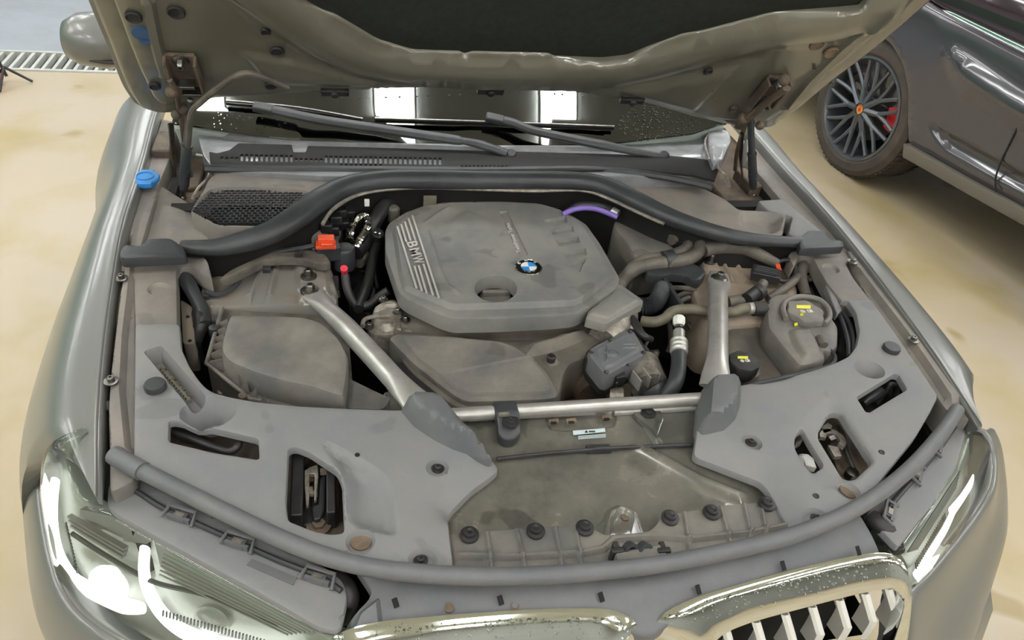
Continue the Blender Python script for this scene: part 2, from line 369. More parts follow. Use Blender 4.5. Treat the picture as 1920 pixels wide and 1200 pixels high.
names = {}
for i, x in enumerate((-4.9, -3.95, -2.92, -1.04, -.06, .86, 2.9, 3.85, 4.8)):
    for j, (y0, y1) in enumerate(((1.84, 3.2), (-.7, .5), (-3.2, -2.0), (-5.6, -4.4), (4.9, 6.2), (7.2, 8.4))):
        if j in (1,) and abs(x+.06) < .5: continue
        t = thing('ceiling_light', 'flat white rectangular light panel let into the workshop ceiling', 'ceiling light', (x, (y0+y1)/2, CEIL), 'ceiling light panels')
        w = .105
        build('light_panel', slabbox(x-w, x+w, y0, y1, CEIL-.004, CEIL+.01), 'lamp', t, flat=True)
        m = M()
        for a, b in ((x-w-.012, x-w), (x+w, x+w+.012)): m.box(((a+b)/2, (y0+y1)/2, CEIL), (.006, 0, 0), (0, (y1-y0)/2+.012, 0), (0, 0, .012))
        for q in (y0-.006, y1+.006): m.box((x, q, CEIL), (w, 0, 0), (0, .006, 0), (0, 0, .012))
        build('light_frame', m, 'white', t, flat=True)
# floor drain grating across the left background
t = thing('floor_grating', 'galvanised drain grating set in the floor at the upper left of the photo', 'grating', (-1, 4.7, 0))
m = M()
for y in (4.56, 4.84): m.box((.5, y, -.012), (6.4, 0, 0), (0, .012, 0), (0, 0, .02))
build('grating_frame', m, 'grate', t, flat=True)
bar = None
for k in range(60):
    x = -3.2+k*.055; m = M(); m.box((x, 4.7, -.012), (.009, 0, 0), (0, .135, 0), (0, 0, .016))
    if bar is None: bar = build('grating_bar', m, 'grate', t, flat=True); bx0 = x
    else:
        c = bar.copy(); COL.objects.link(c); c.location = bar.location+Vector((x-bx0, 0, 0))
# stand at the left edge
b0 = P(18, 160, 0); t = thing('tripod_stand', 'thin dark stand at the left edge on the beige floor', 'stand', b0)
m = M(); m.tube([b0+Vector((0, 0, .05)), b0+Vector((-.09, .05, .42)), b0+Vector((-.14, .1, .8))], .008); build('pole', m, 'black', t)
for k in range(3):
    a = 2.1*k+.4; m = M(); m.tube([b0+Vector((0, 0, .1)), b0+Vector((.11*math.cos(a), .11*math.sin(a), .008))], .007); build('leg', m, 'black', t)
m = M(); m.box(b0+Vector((-.07, 0, .06)), (.035, 0, 0), (0, .03, 0), (0, 0, .05)); build('weight', m, 'red', t, bevel=.006)

# ================================================================== CAR BODY
CAR = thing('car', 'grey wet saloon car with open bonnet, headlights on, filling the photo', 'car', (0, 1.5, 0))
# fenders: inner gutter edge -> crown -> flank
def fender(s, name):
    inner = [(.775, 1.95, .965), (.77, 1.75, .96), (.757, 1.55, .96), (.748, 1.3, .957), (.728, 1.1, .955), (.705, .92, .952), (.685, .8, .95), (.662, .68, .946)]
    if s > 0: inner = [(x-.004, y, z) for x, y, z in inner]
    outw = [(.935, 2.0, .80), (.93, 1.75, .77), (.895, 1.55, .75), (.885, 1.3, .735), (.885, 1.1, .72), (.88, .93, .69), (.865, .84, .65), (.84, .80, .62)]
    low = [(.89, 2.0, .3), (.89, 1.75, .3), (.89, 1.55, .3), (.88, 1.3, .3), (.87, 1.1, .3), (.86, .93, .3), (.85, .82, .3), (.84, .74, .3)]
    rows = []
    def sp(l): return spline([Vector((s*x, y, z)) for x, y, z in l], [0]*len(l), 5)[0]
    A, B, C = sp(inner), sp(outw), sp(low)
    for i in range(len(A)):
        a, b, c = A[i], B[i], C[i]; w = abs(b.x-a.x)
        cr1 = Vector((a.x+s*.012, a.y, a.z+.006)); cr2 = Vector((a.x+s*w*.4, a.y+(b.y-a.y)*.3, a.z-.01)); cr3 = Vector((a.x+s*w*.8, a.y+(b.y-a.y)*.75, b.z+(a.z-b.z)*.55))
        r, _ = spline([a-Vector((0, 0, .03)), a, cr1, cr2, cr3, b, b.lerp(c, .4), c], [0]*8, 5); rows.append(r)
    rows = rows[:-4]; fr_ = [P(185, 945, .915), P(185, 943, .945), P(174, 922, .95), P(152, 880, .94), P(126, 842, .91), P(104, 820, .865), P(76, 812, .79), P(54, 835, .66), P(60, 900, .5)][:8]; fr_[-1] = P(50, 850, .60); fr_ = [Vector((-s*q.x, q.y, q.z)) for q in fr_]; rows.append(spline(fr_, [0]*8, 5)[0])
    m = M(); m.loft(rows, thick=(-s*.004, 0, -.002)); return build(name, m, 'paint', CAR, sharp=60)
fender(-1, 'fender'); fender(1, 'fender')
# front bumper skin wrapping below the lamps
bt = [(106, 824, .862), (86, 832, .84), (74, 870, .82), (72, 920, .80), (80, 980, .78), (93, 1045, .76), (115, 1108, .74), (155, 1160, .73), (220, 1205, .72), (320, 1255, .70), (420, 1290, .69), (520, 1315, .68)]
bm_ = [(74, 812, .78), (60, 825, .74), (49, 860, .71), (47, 920, .69), (52, 990, .67), (57, 1060, .65), (64, 1130, .63), (84, 1200, .61), (130, 1270, .59), (230, 1340, .57), (350, 1400, .55), (480, 1450, .53)]
br = [(1846, 806, .87), (1860, 826, .86), (1868, 860, .84), (1864, 915, .82), (1838, 960, .80), (1793, 1020, .79), (1748, 1075, .78), (1714, 1108, .78), (1706, 1150, .76), (1700, 1210, .72), (1660, 1290, .70)]
bo = [(1860, 812, .80), (1872, 840, .77), (1879, 880, .74), (1885, 940, .70), (1885, 1010, .67), (1868, 1075, .64), (1850, 1130, .62), (1826, 1200, .60), (1790, 1260, .58), (1740, 1320, .56), (1640, 1380, .54)]
for s in (-1, 1):
    A = [P(*q) for q in (bt if s < 0 else br)]; B = [P(*q) for q in (bm_ if s < 0 else bo)]; rows = []
    if s > 0: A = [Vector((-q.x, q.y, q.z)) for q in A]; B = [Vector((-q.x, q.y, q.z)) for q in B]
    for a, b in zip(A, B):
        c = b+Vector((.012, .01, -.16)); d = b+Vector((.03, .02, -.36)); r = [a+Vector((.02, .02, -.03)), a, a.lerp(b, .45)+(Vector((-.008, -.006, .012)) if s < 0 else Vector((0, 0, -.004))), b, c, d]; rows.append([Vector((-s*q.x, q.y, q.z)) for q in spline(r, [0]*6, 5)[0]])
    rows = [list(r) for r in zip(*[spline(list(c), [0]*len(c), 4)[0] for c in zip(*rows)])]
    m = M(); m.loft(rows, thick=(s*-.004, .004, 0)); build('bumper_corner', m, 'paint', CAR, sharp=60)
m = M(); m.box((0, .40, .45), (.3, 0, 0), (0, .05, 0), (0, 0, .22)); build('bumper_core', m, 'black', CAR, bevel=.02)
# gutter rails beside the trim panels
rl = uv(HZ(.94), [(303, 222), (272, 320), (250, 420), (228, 560), (212, 700), (205, 800), (205, 925), (255, 900), (254, 600), (262, 470), (300, 340), (345, 232)])
rail_feats = lambda L: [ridge([HZ(.94).hit(*q) for q in L], .012, .012, .5)]
m = sheet(HZ(.94), rl, .05, raw=True, cr=.01, r=.004, feats=[ridge(uv(HZ(.94), [(242, 480), (232, 560), (222, 640), (216, 740), (226, 850)]), .014, .012, .5)])
rail = build('fender_rail', m, 'trim2', CAR)
for q in ((228, 522), (209, 715)): bolt('rail_screw', P(*q, .955), rail, .007, .006)
m = M(); m.lathe(P(203, 762, .941), (0, 0, 1), [(.0095, 0), (.0095, .002), (.006, .001)], 20, 1.3); build('rail_hole', m, 'black', rail)
rr = uv(HZ(.94), [(1400, 250), (1440, 292), (1560, 425), (1640, 520), (1740, 645), (1800, 735), (1822, 790), (1775, 770), (1715, 680), (1640, 580), (1580, 470), (1520, 440), (1400, 300)])
m = sheet(HZ(.94), rr, .05, raw=True, r=.004, feats=[ridge(uv(HZ(.94), [(1590, 480), (1650, 560), (1700, 625), (1745, 690), (1785, 750)]), .014, .012, .5)])
rail2 = build('fender_rail', m, 'trim2', CAR)
for q in ((1598, 491), (1712, 638)): bolt('rail_screw', P(*q, .955), rail2, .007, .006)
m = M(); m.lathe(P(1742, 672, .945), (0, 0, 1), [(.0095, 0), (.0095, .002), (.006, .001)], 20); build('rail_hole', m, 'black', rail2)
# engine bay tub
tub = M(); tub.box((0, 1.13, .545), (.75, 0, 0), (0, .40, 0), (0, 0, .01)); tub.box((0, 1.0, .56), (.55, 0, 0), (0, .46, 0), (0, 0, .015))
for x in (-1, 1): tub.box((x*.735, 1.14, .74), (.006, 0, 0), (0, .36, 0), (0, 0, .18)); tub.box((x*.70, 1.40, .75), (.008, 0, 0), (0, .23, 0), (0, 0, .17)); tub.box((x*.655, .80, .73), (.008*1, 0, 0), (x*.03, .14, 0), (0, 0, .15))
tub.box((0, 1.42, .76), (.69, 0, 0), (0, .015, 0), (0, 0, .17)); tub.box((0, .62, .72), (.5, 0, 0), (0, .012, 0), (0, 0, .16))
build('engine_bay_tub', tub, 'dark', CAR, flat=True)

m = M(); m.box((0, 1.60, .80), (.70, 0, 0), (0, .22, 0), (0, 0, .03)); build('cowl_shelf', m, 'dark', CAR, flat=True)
rows = []
for z, y in ((.66, .40), (.60, .34), (.50, .31), (.38, .31), (.28, .34), (.24, .40)): rows.append([Vector((x, y+.32*abs(x)**2.2, z)) for x in np.linspace(-.78, .78, 40).tolist()])
m = M(); m.loft(rows, thick=(0, .006, 0)); build('bumper_skin', m, 'paint', CAR, sharp=60)
for X, nm in ((-1, 0), (1, 0)):
    m = M(); m.box((X*.68, 1.62, .86), (.10, 0, 0), (0, .26, 0), (0, 0, .04)); build('inner_wing', m, 'grime', CAR, bevel=.01)
# ------------------------------------------------------------------ bonnet (opened)
def hp(*pts): return [HOOD.hit(*q) for q in pts]
SGN = 1 if HOOD.u.x > 0 else -1
edge_l = hp((300, 216), (262, 205), (238, 170), (222, 130), (205, 85), (188, 45), (172, 5)); edge_r = hp((1760, -8), (1700, 45), (1640, 95), (1560, 155), (1500, 205), (1445, 243))
rear = hp((1385, 240), (1300, 222), (1180, 188), (1050, 172), (920, 166), (760, 164), (640, 170), (545, 176), (470, 176), (400, 186), (345, 212))
ymax = 1.06; el = edge_l[-1]; er = edge_r[0]
topl = [(el[0]+(.045 if SGN*1 > 0 else -.045), .75), (el[0]*.86, .98), (el[0]*.45, ymax), (0, ymax+.02), (er[0]*.45, ymax), (er[0]*.86, .98), (er[0]*.97, .75)]
topl[0] = (el[0]*.97, .75)
outl = edge_l+topl+edge_r+rear
m = sheet(HOOD, outl, .012, raw=True, r=.01, cr=.02, grid=.035, bottom=True); hood = build('bonnet', m, 'paintd', CAR, sharp=60)
m2 = sheet(Plane(HOOD.w(0, 0, -.012), HOOD.u, HOOD.v), [(x*1.012, y*1.0-.004) for x, y in outl], .004, raw=True, r=.002, cr=.02, grid=.05, bottom=True); build('bonnet_skin', m2, 'paint', hood)
# inner frame
fl = hp((306, 190), (288, 175), (262, 120), (242, 70), (224, 20)); fr = hp((1700, 5), (1610, 85), (1530, 150), (1470, 200), (1430, 225))
flt = fl[-1]; frt = fr[0]
fo = fl+[(flt[0]*.98, .7), (flt[0]*.85, .92), (0, 1.0), (frt[0]*.85, .92), (frt[0]*.98, .7)]+fr+hp((1330, 215), (1180, 180), (1050, 163), (920, 158), (760, 157), (640, 163), (520, 168), (400, 176))
lin_px = [(1613, 0), (1580, 7), (1447, 17), (1313, 52), (1280, 57), (1200, 87), (1177, 97), (1127, 103), (1037, 99), (1028, 94), (885, 90), (870, 95), (860, 90), (773, 87), (707, 67), (627, 19), (607, 13), (560, -12)]
LP = hp(*lin_px); LH = LP+[(LP[-1][0]*1.02, .62), (LP[-1][0]*.7, .80), (0, .88), (LP[0][0]*.7, .80), (LP[0][0]*1.0, .62)]
IF = Plane(HOOD.w(0, 0, .012), HOOD.u, HOOD.v)
fe = [ridge(hp((470, -40), (540, 20), (600, 62), (680, 103), (770, 120), (900, 127), (1040, 130), (1150, 125), (1230, 108), (1330, 80), (1450, 50), (1560, 35), (1650, 10)), .05, .02, .55),
      ridge(hp((278, -10), (292, 60), (305, 110), (312, 130)), .012, .010, .5), ridge(hp((215, 60), (240, 130), (265, 180), (285, 195)), .01, .006, .5),
      ridge(hp((1480, 190), (1520, 140), (1580, 80), (1640, 30), (1680, -10)), .016, .010, .5),
      area(hp((1390, 110), (1300, 205), (1150, 165), (900, 152), (650, 155), (500, 150), (440, 80), (560, 100), (700, 140), (1000, 150), (1200, 145)), .008, .02)]
m = sheet(IF, fo, .012, holes=[LH], raw=True, r=.006, cr=.02, grid=.028, feats=fe, hcr=.01); inner = build('inner_frame', m, 'paintd', hood, sharp=50)
LN = Plane(HOOD.w(0, 0, .006), HOOD.u, HOOD.v)
c0 = np.mean(LH, 0); m = sheet(LN, [tuple(c0+(np.array(q)-c0)*1.04) for q in LH], .004, raw=True, r=.002, grid=.08); build('sound_insulation_liner', m, 'felt', hood, label='black felt liner in the middle of the bonnet')
for i, (x, y, r) in enumerate([(250, 33, .014), (330, 24, .015), (520, 97, .013), (498, 60, .009), (290, 162, .011), (508, 162, .012), (637, 148, .007), (1328, 134, .010), (1408, 232, .010), (1332, 168, .008), (1291, 188, .014), (1532, 84, .016), (1558, 99, .016), (1375, 205, .009), (1612, 45, .004), (1560, 155, .004), (1527, 127, .004), (565, 25, .006)]):
    q = IF.P(x, y, .004); m = M(); m.lathe(q, HOOD.n, [(r, -.002), (r, .001), (r*.85, .003), (r*.7, .001), (r*.25, .0005)], 20); build('grommet', m, 'black' if i < 11 else 'rust' if i in (11, 12) else 'grime', hood)
for x, y in ((628, 172), (920, 170), (1185, 188)):
    q = HOOD.P(x, y, .015); m = M(); m.box(q, HOOD.u*.028, HOOD.v*.008, HOOD.n*.006); m.lathe(q+HOOD.n*.004, HOOD.n, [(.009, 0), (.009, .006), (.006, .008)], 12); build('bump_stop', m, 'black', hood, bevel=.002)
q = IF.P(266, 64, .003); m = M(); m.lathe(q, HOOD.n, [(.017, -.004), (.017, .0005), (.0165, .001)], 24, 1); m.lathe(q-HOOD.v*.018, HOOD.n, [(.010, -.004), (.010, .0005), (.0095, .001)], 20, 1); build('blue_plug', m, mat('faded_blue', '3d5f86', .6), hood, label='faded blue round plug')
m = M(); q = IF.P(1342, 157, .004); m.box(q, HOOD.u*.007, HOOD.v*.008, HOOD.n*.002); build('paper_tag', m, 'cast', hood)
# hinges with gas struts
def hinge(S, bolt_px, rear_px):
    bp = HOOD.P(*bolt_px, .03)
    o = M(); o.box(bp-HOOD.n*.012+HOOD.v*-.02, HOOD.u*.026, HOOD.v*.045, HOOD.n*.004)
    for e in (-1, 1): o.box(bp-HOOD.v*.02+HOOD.u*e*.026, HOOD.u*.003, HOOD.v*.042, HOOD.n*.012)
    h = build('hinge', o, 'grime', CAR, bevel=.002)
    bolt('hinge_bolt', bp+HOOD.v*.012-HOOD.n*.008, h, .010, .012, axis=HOOD.n)
    m = M(); m.box(bp-HOOD.v*.045, HOOD.u*.014, HOOD.v*.004, HOOD.n*.012); m.box(bp-HOOD.v*.07+HOOD.u*.004, HOOD.u*.018, HOOD.v*.003, HOOD.n*.01); build('hinge_tab', m, 'steel', h, bevel=.001)
    return h, bp
h1, bpl = hinge(-1, (341, 128), None); h2, bpr = hinge(1, (1453, 165), None)
# left arms and strut
def strut(base, top, parent):
    d = (top-base); a = base+d*.10; b = base+d*.55
    m = M(); m.tube([base, a], .004, 8); build('strut_rod', m, 'steel', parent)
    for q in (base, top): m = M(); m.ball(q, .008); build('ball_joint', m, 'steel', parent)
    m = M(); m.tube([a, a+d*.06], .0085, 14); m.tube([a+d*.04, b], .0105, 14); m.tube([b, b+d*.02], .0118, 14); m.tube([b+d*.02, top], .008, 12)
    for k in range(3): m.tube([a+d*(.16+.03*k), a+d*(.168+.03*k)], .0116, 14)
    return build('gas_strut', m, 'rubber', parent)
sl = P(343, 372, .90); slt = PY(357, 190, 1.50); strut(sl, slt, h1)
sr = P(1413, 366, .90); srt = PY(1407, 222, 1.50); strut(sr, srt, h2)
for h, px in ((h1, [((328, 345), .90, (320, 232)), ((352, 330), .92, (338, 205))]), (h2, [((1393, 335), .93, (1391, 250)), ((1378, 320), .93, (1400, 225))])):
    for (bx, by), z, tp in px:
        a = P(bx, by, z); b = PY(*tp, 1.53); m = M(); m.tube([a, a.lerp(b, .4)+Vector((0, .01, 0)), b], .006, 8, flat=.5); build('hinge_arm', m, 'grime' if (bx > 340 and bx < 1390) else 'steel', h)
m = M(); m.tube([PY(336, 205, 1.5), PY(330, 170, 1.46), PY(318, 150, 1.44)], .005); m.ball(PY(322, 172, 1.46), .012); m.ball(PY(345, 205, 1.5), .012); m.ball(PY(330, 215, 1.5), .01); build('hinge_link', m, 'grime', h1)
m = M(); m.tube([PY(1385, 238, 1.52), PY(1410, 215, 1.48), PY(1440, 190, 1.44), PY(1475, 165, 1.40)], .012, 8, flat=.6); m.ball(PY(1392, 222, 1.5), .014); m.ball(PY(1425, 235, 1.5), .011); m.ball(PY(1470, 150, 1.40), .013); build('hinge_link', m, 'grime', h2)
m = M(); m.tube([P(357, 330, .95), PY(352, 280, 1.5), PY(358, 215, 1.47), PY(378, 190, 1.45), PY(430, 150, 1.42), PY(470, 138, 1.42), PY(540, 165, 1.45)], .006, 8); build('washer_hose', m, 'hose', h1)
m = M(); m.box(P(312, 285, .93), (.02, 0, 0), (0, .05, 0), (0, 0, .03)); m.box(P(365, 350, .88), (.022, .005, 0), (0, .06, 0), (0, 0, .03)); build('hinge_base', m, 'grime', h1, bevel=.005)
m = M(); m.box(P(1398, 350, .90), (.016, 0, 0), (0, .05, 0), (0, 0, .03)); build('hinge_base', m, 'grime', h2, bevel=.005)

# ------------------------------------------------------------------ windscreen, wipers, scuttle
def wp(*p): return [WS.hit(*q) for q in p]
b = wp((340, 232), (450, 250), (560, 262), (900, 276), (1150, 268), (1300, 250), (1352, 232))
o = [(b[0][0]-.02, b[0][1])]+b+[(b[-1][0]+.02, b[-1][1]), (.62, .75), (0, .82), (-.62, .75)]
m = sheet(WS, o, .005, raw=True, r=.001, grid=.1, bottom=True, tilt=lambda V: -.10*V[:, 0]**2*0); ws = build('windscreen', m, 'glass', CAR)
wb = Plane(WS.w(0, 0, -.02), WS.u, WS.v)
m = sheet(wb, o, .1, raw=True, r=.001, grid=.15, bottom=True); build('dashboard', m, mat('dash_haze_pale', 'aab4ac', .6), ws)  # pale colour stands in for haze and ceiling reflection on the windscreen
m = M(); random.seed(5)
reg = [(1160, 240), (1165, 215), (1195, 195), (1250, 205), (1320, 232), (1330, 245), (1250, 262), (1185, 266)]; R_ = wp(*reg); n = 0
while n < 330:
    q = (random.uniform(1150, 1340), random.uniform(190, 270)) if n < 260 else (random.uniform(400, 560), random.uniform(200, 250)); u_, v_ = WS.hit(*q)
    if n < 260 and not inside(np.array([[u_, v_]]), R_)[0]: continue
    r = random.uniform(.0008, .0022); m.lathe(WS.w(u_, v_, .0005), WS.n, [(r, 0), (r*.8, r*.45), (0, r*.65)], 6); n += 1
for k in range(26): q = (640+k*28, 176+abs(k-12)*.9); r = .0025; m.lathe(HOOD.P(q[0]+random.uniform(-8, 8), q[1]-2, .014), HOOD.n, [(r, 0), (r*.8, r*.7), (0, r)], 6)
build('rain_drops', m, 'drop', ws, kind='stuff')
CW = HZ(.985)
m = sheet(CW, [(366, 232), (560, 252), (900, 266), (1200, 256), (1344, 232), (1352, 300), (1330, 330), (1200, 330), (900, 330), (600, 330), (400, 318), (380, 290)], .03, r=.004, grid=.03, feats=[ridge(uv(CW, [(430, 258), (560, 268), (740, 274), (900, 280), (1150, 280)]), .012, .008)]); cowl = build('scuttle_panel', m, 'cowl', CAR)
VB = HZ(.990)
slots = []
def slot(x, y0, y1, w=2.6): slots.append([(x-w, y0), (x+w, y0), (x+w, y1), (x-w, y1)])
for k in range(45):
    x = 416+k*9.3; y = 293+k*.17
    hh = 4 if k < 4 else (10 if k < 15 or k > 20 else 4)
    slot(x, y+4-hh*.9, y+4+hh*.4 if hh > 5 else y+5.5)
for k in range(9): slot(640+k*9.2, 307, 311.5, 2.2)
for k in range(12): slot(866+k*7.6, 310, 315, 1.8)
m = sheet(VB, [(392, 284), (407, 287), (430, 281), (447, 268), (547, 271), (550, 285), (573, 285), (577, 273), (900, 282), (1193, 290), (1262, 292), (1322, 298), (1350, 312), (1340, 338), (1300, 328), (1200, 318), (1000, 320), (800, 316), (633, 316), (395, 312)], .004, holes=slots, r=.0012, grid=.02, cr=.004, hcr=.0015)
build('vent_grille', m, 'dark', cowl, sharp=30)
m = M(); m.tube([P(*q, .985) for q in ((385, 316), (500, 318), (640, 318), (900, 320), (1100, 318), (1220, 328), (1310, 345), (1335, 352))], .009, 8); build('scuttle_lip', m, 'rubber', cowl)
m = sheet(HZ(1.005), [(1327, 245), (1345, 238), (1368, 246), (1372, 262), (1355, 300), (1338, 310), (1330, 290)], .03, r=.004); build('scuttle_end', m, 'cowl', cowl)
m = M(); m.tube([P(*q, 1.0) for q in ((1330, 300), (1322, 265), (1340, 243), (1362, 244), (1358, 275), (1345, 310), (1362, 330), (1368, 350))], .003, 6); build('scuttle_seal', m, 'cast', cowl)
m = M(); m.tube([P(*q, .97) for q in ((368, 290), (392, 298), (391, 330), (372, 352), (360, 372))], .003, 6); build('scuttle_seal', m, 'cast', cowl)
def wiper(arm, aw, blade, piv):
    a = [WS.P(x, y, h) for x, y, h in arm]; m = M(); m.tube(a, aw, 10, up=WS.n, flat=.6); w = build('wiper_arm', m, 'rubber', CAR)
    h = a[0]; d = (a[1]-a[0]).normalized(); m = M(); m.box(h+d*.004, d*.022, d.cross(WS.n).normalized()*.011, WS.n*.008); build('arm_head', m, 'rubber', w, bevel=.004)
    b = [WS.P(x, y, .012) for x, y in blade]; m = M(); m.tube(b, .006, 8, up=WS.n); build('wiper_blade', m, 'blackg', w)
    m = M(); m.tube([q+WS.n*.006 for q in b], .003, 6, up=WS.n); build('blade_spine', m, 'steel', w)
    m = M(); m.lathe(WS.P(*piv, .02), WS.n, [(.013, -.02), (.013, .004), (.009, .008)], 16); build('pivot_cap', m, 'black', w)
wiper([(490, 202, .03), (520, 208, .03), (600, 225, .03), (720, 243, .03), (850, 262, .03), (868, 264, .03), (905, 272, .028), (950, 287, .024)], [.012, .012, .0125, .013, .013, .009, .012, .010], [(425, 192), (560, 205), (680, 226)], (958, 290))
wiper([(925, 222, .03), (960, 230, .03), (1000, 245, .03), (1080, 262, .03), (1130, 272, .03), (1195, 285, .026), (1240, 292, .022)], [.012, .0125, .012, .013, .0135, .010, .008], [(703, 225), (900, 231), (1150, 240)], (1245, 292))
# door mirror
mc = Vector((-.99, 2.28, 1.06)); 
c1 = PX(212, 76, -1.0); m = M()
prof = [(.02, -.13), (.06, -.125), (.085, -.09), (.095, -.02), (.085, .06), (.055, .115), (.02, .13), (0, .132)]
vs = []; 
for r, h in prof:
    for k in range(20): a = 2*math.pi*k/20; vs.append(c1+Vector((h, r*math.cos(a)*1.0, r*math.sin(a)*.85)))
m.add(vs, [(i*20+k, i*20+(k+1) % 20, (i+1)*20+(k+1) % 20, (i+1)*20+k) for i in range(len(prof)-1) for k in range(20)]+[tuple(range(20))])
mir = build('door_mirror', m, 'paint', CAR, sharp=60)
m = M(); m.tube([c1+Vector((-.12, -.045, -.03)), c1+Vector((0, -.088, -.034)), c1+Vector((.11, -.05, -.03))], .006, 8); build('mirror_seam', m, 'black', mir)
m = M(); m.tube([c1+Vector((.08, .02, -.05)), c1+Vector((.13, .03, -.12))], .03, 10); build('mirror_foot', m, 'black', mir)
# ================================================================== TRIM PANELS
Z0 = .955; TP = HZ(Z0); H_ = lambda *p: uv(TP, p)
def one(name, m, material, label, cat, group=None, **kw): return build(name, m, material, None, label, cat, group, **kw)
# upper side pieces (lower level)
m = sheet(HZ(.945), [(222, 492), (262, 484), (330, 480), (374, 478), (392, 500), (398, 522), (380, 515), (362, 500), (340, 500), (331, 508), (333, 640), (254, 640), (250, 520), (238, 508), (215, 508)], .03, r=.004, grid=.02,
 feats=[dome(HZ(.945).hit(297, 541), .018, -.006, .7), dome(HZ(.945).hit(398, 492), .03, .012, .3)])
su = one('side_trim', m, 'trim2', 'dusty grey side trim strip behind the left front cover, by the left fender', 'trim panel')
m = sheet(HZ(.945), [(1478, 478), (1488, 466), (1530, 458), (1585, 462), (1604, 478), (1586, 492), (1600, 520), (1640, 572), (1580, 566), (1550, 530), (1524, 482), (1500, 478), (1488, 500)], .03, r=.004, grid=.02,
 feats=[dome(HZ(.945).hit(1558, 503), .018, -.006, .7)])
one('side_trim', m, 'trim2', 'grey side trim strip behind the right front cover, by the right fender', 'trim panel')
# left front cover
LO = [(253, 606), (337, 606), (340, 652), (355, 685), (370, 708), (385, 725), (400, 735), (430, 743), (480, 752), (555, 760), (655, 765), (750, 768), (790, 760), (850, 785), (905, 845), (927, 850), (938, 872), (886, 907), (848, 945), (839, 962), (843, 1000), (851, 1066), (800, 1063), (735, 1052), (670, 1045), (610, 1026), (534, 998), (450, 957), (355, 913), (267, 869), (250, 862)]
rect = [(317, 789), (327, 788), (400, 803), (484, 822), (486, 861), (400, 847), (316, 827)]
latch = [(541, 841), (555, 838), (580, 848), (632, 883), (641, 905), (645, 998), (622, 1001), (590, 995), (540, 975), (536, 940)]
LSL = [(268, 659), (302, 647), (388, 745), (355, 764)]
fs = [dome(TP.hit(391, 771), .038, -.042, .35, ry=.034), dome(TP.hit(820, 877), .0155, -.008, .8), dome(TP.hit(676, 1015), .018, -.009, .75), dome(TP.hit(792, 1052), .018, -.008, .7),
 area(H_((268, 659), (302, 647), (388, 745), (355, 764)), -.03, .007),
 ridge(H_((655, 800), (740, 870), (805, 910), (830, 960), (838, 1040)), .0, .0) if 0 else area(H_((590, 815), (640, 838), (715, 880), (740, 910), (750, 990), (740, 1008), (650, 985), (648, 905), (632, 880)), -.018, .02),
 dome(TP.hit(292, 729), .024, -.002, .8)]
def ledge(V):   # the free edge folds down towards the radiator plate
    e = H_((927, 850), (886, 907), (848, 945), (839, 962), (843, 1000), (851, 1066)); d = dist(V, e[:3], False)
    return -.014*(1-sm((d-.004)/.03))
m = sheet(TP, LO, .009, holes=[rect, latch], feats=fs, r=.004, grid=.016, tilt=ledge)
lc = one('front_cover', m, 'trim', 'left charcoal plastic front cover with a slot, a funnel recess and a latch window', 'cover', bevel=0)
def horn(px, ridge_px, parent, h):
    pl = HZ(Z0+.002)
    def f(V):
        R = uv(pl, ridge_px); d = dist(V, uv(pl, px)); return h*sm(d/.013)
    m = sheet(pl, px, .02, r=.003, cr=.006, grid=.007, tilt=f); return build('brace_shroud', m, 'seal', parent, 'raised shroud over the brace end')
horn([(750, 768), (770, 753), (818, 752), (836, 765), (875, 812), (912, 846), (925, 862), (900, 858), (850, 842), (812, 823), (775, 798)], [], lc, .034)
m = M(); m.lathe(P(292, 727, Z0), (0, 0, 1), [(.0155, 0), (.0155, .006), (.014, .009), (0, .0095)], 28); build('round_plug', m, 'rubber', lc)
for x, y, dz in ((388, 780, -.036), (821, 879, -.008), (789, 1051, -.008)): bolt('cover_screw', P(x, y, Z0+dz), lc, .006, .004, 'steel' if dz < -.02 else 'black')
m = M(); m.lathe(P(677, 1017, Z0-.0095), (0, 0, 1), [(.013, 0), (.013, .003), (.009, .0015), (0, .001)], 24); build('round_plug', m, 'brown', lc, 'brown dusty plug')
m = M(); m.lathe(P(670, 853, Z0+.0002), (0, 0, 1), [(.0035, 0), (.0035, .0008), (0, .0005)], 14); build('round_hole', m, 'dark', lc)
# moulded lettering in the slot (worn, unreadable) as small raised strokes
m = M(); random.seed(3)
for k in range(13):
    a = P(302+k*4.3, 690+k*4.9, .934); m.box(a, (.0022, .001, 0), (-.001, .0035, 0), (0, 0, .002))
    if k % 2: m.box(a+Vector((.002, .003, 0)), (.003, 0, 0), (0, .0009, 0), (0, 0, .002))
build('moulded_marks', m, 'hoseg', lc, 'worn pale moulded marks in the slot', kind='stuff')
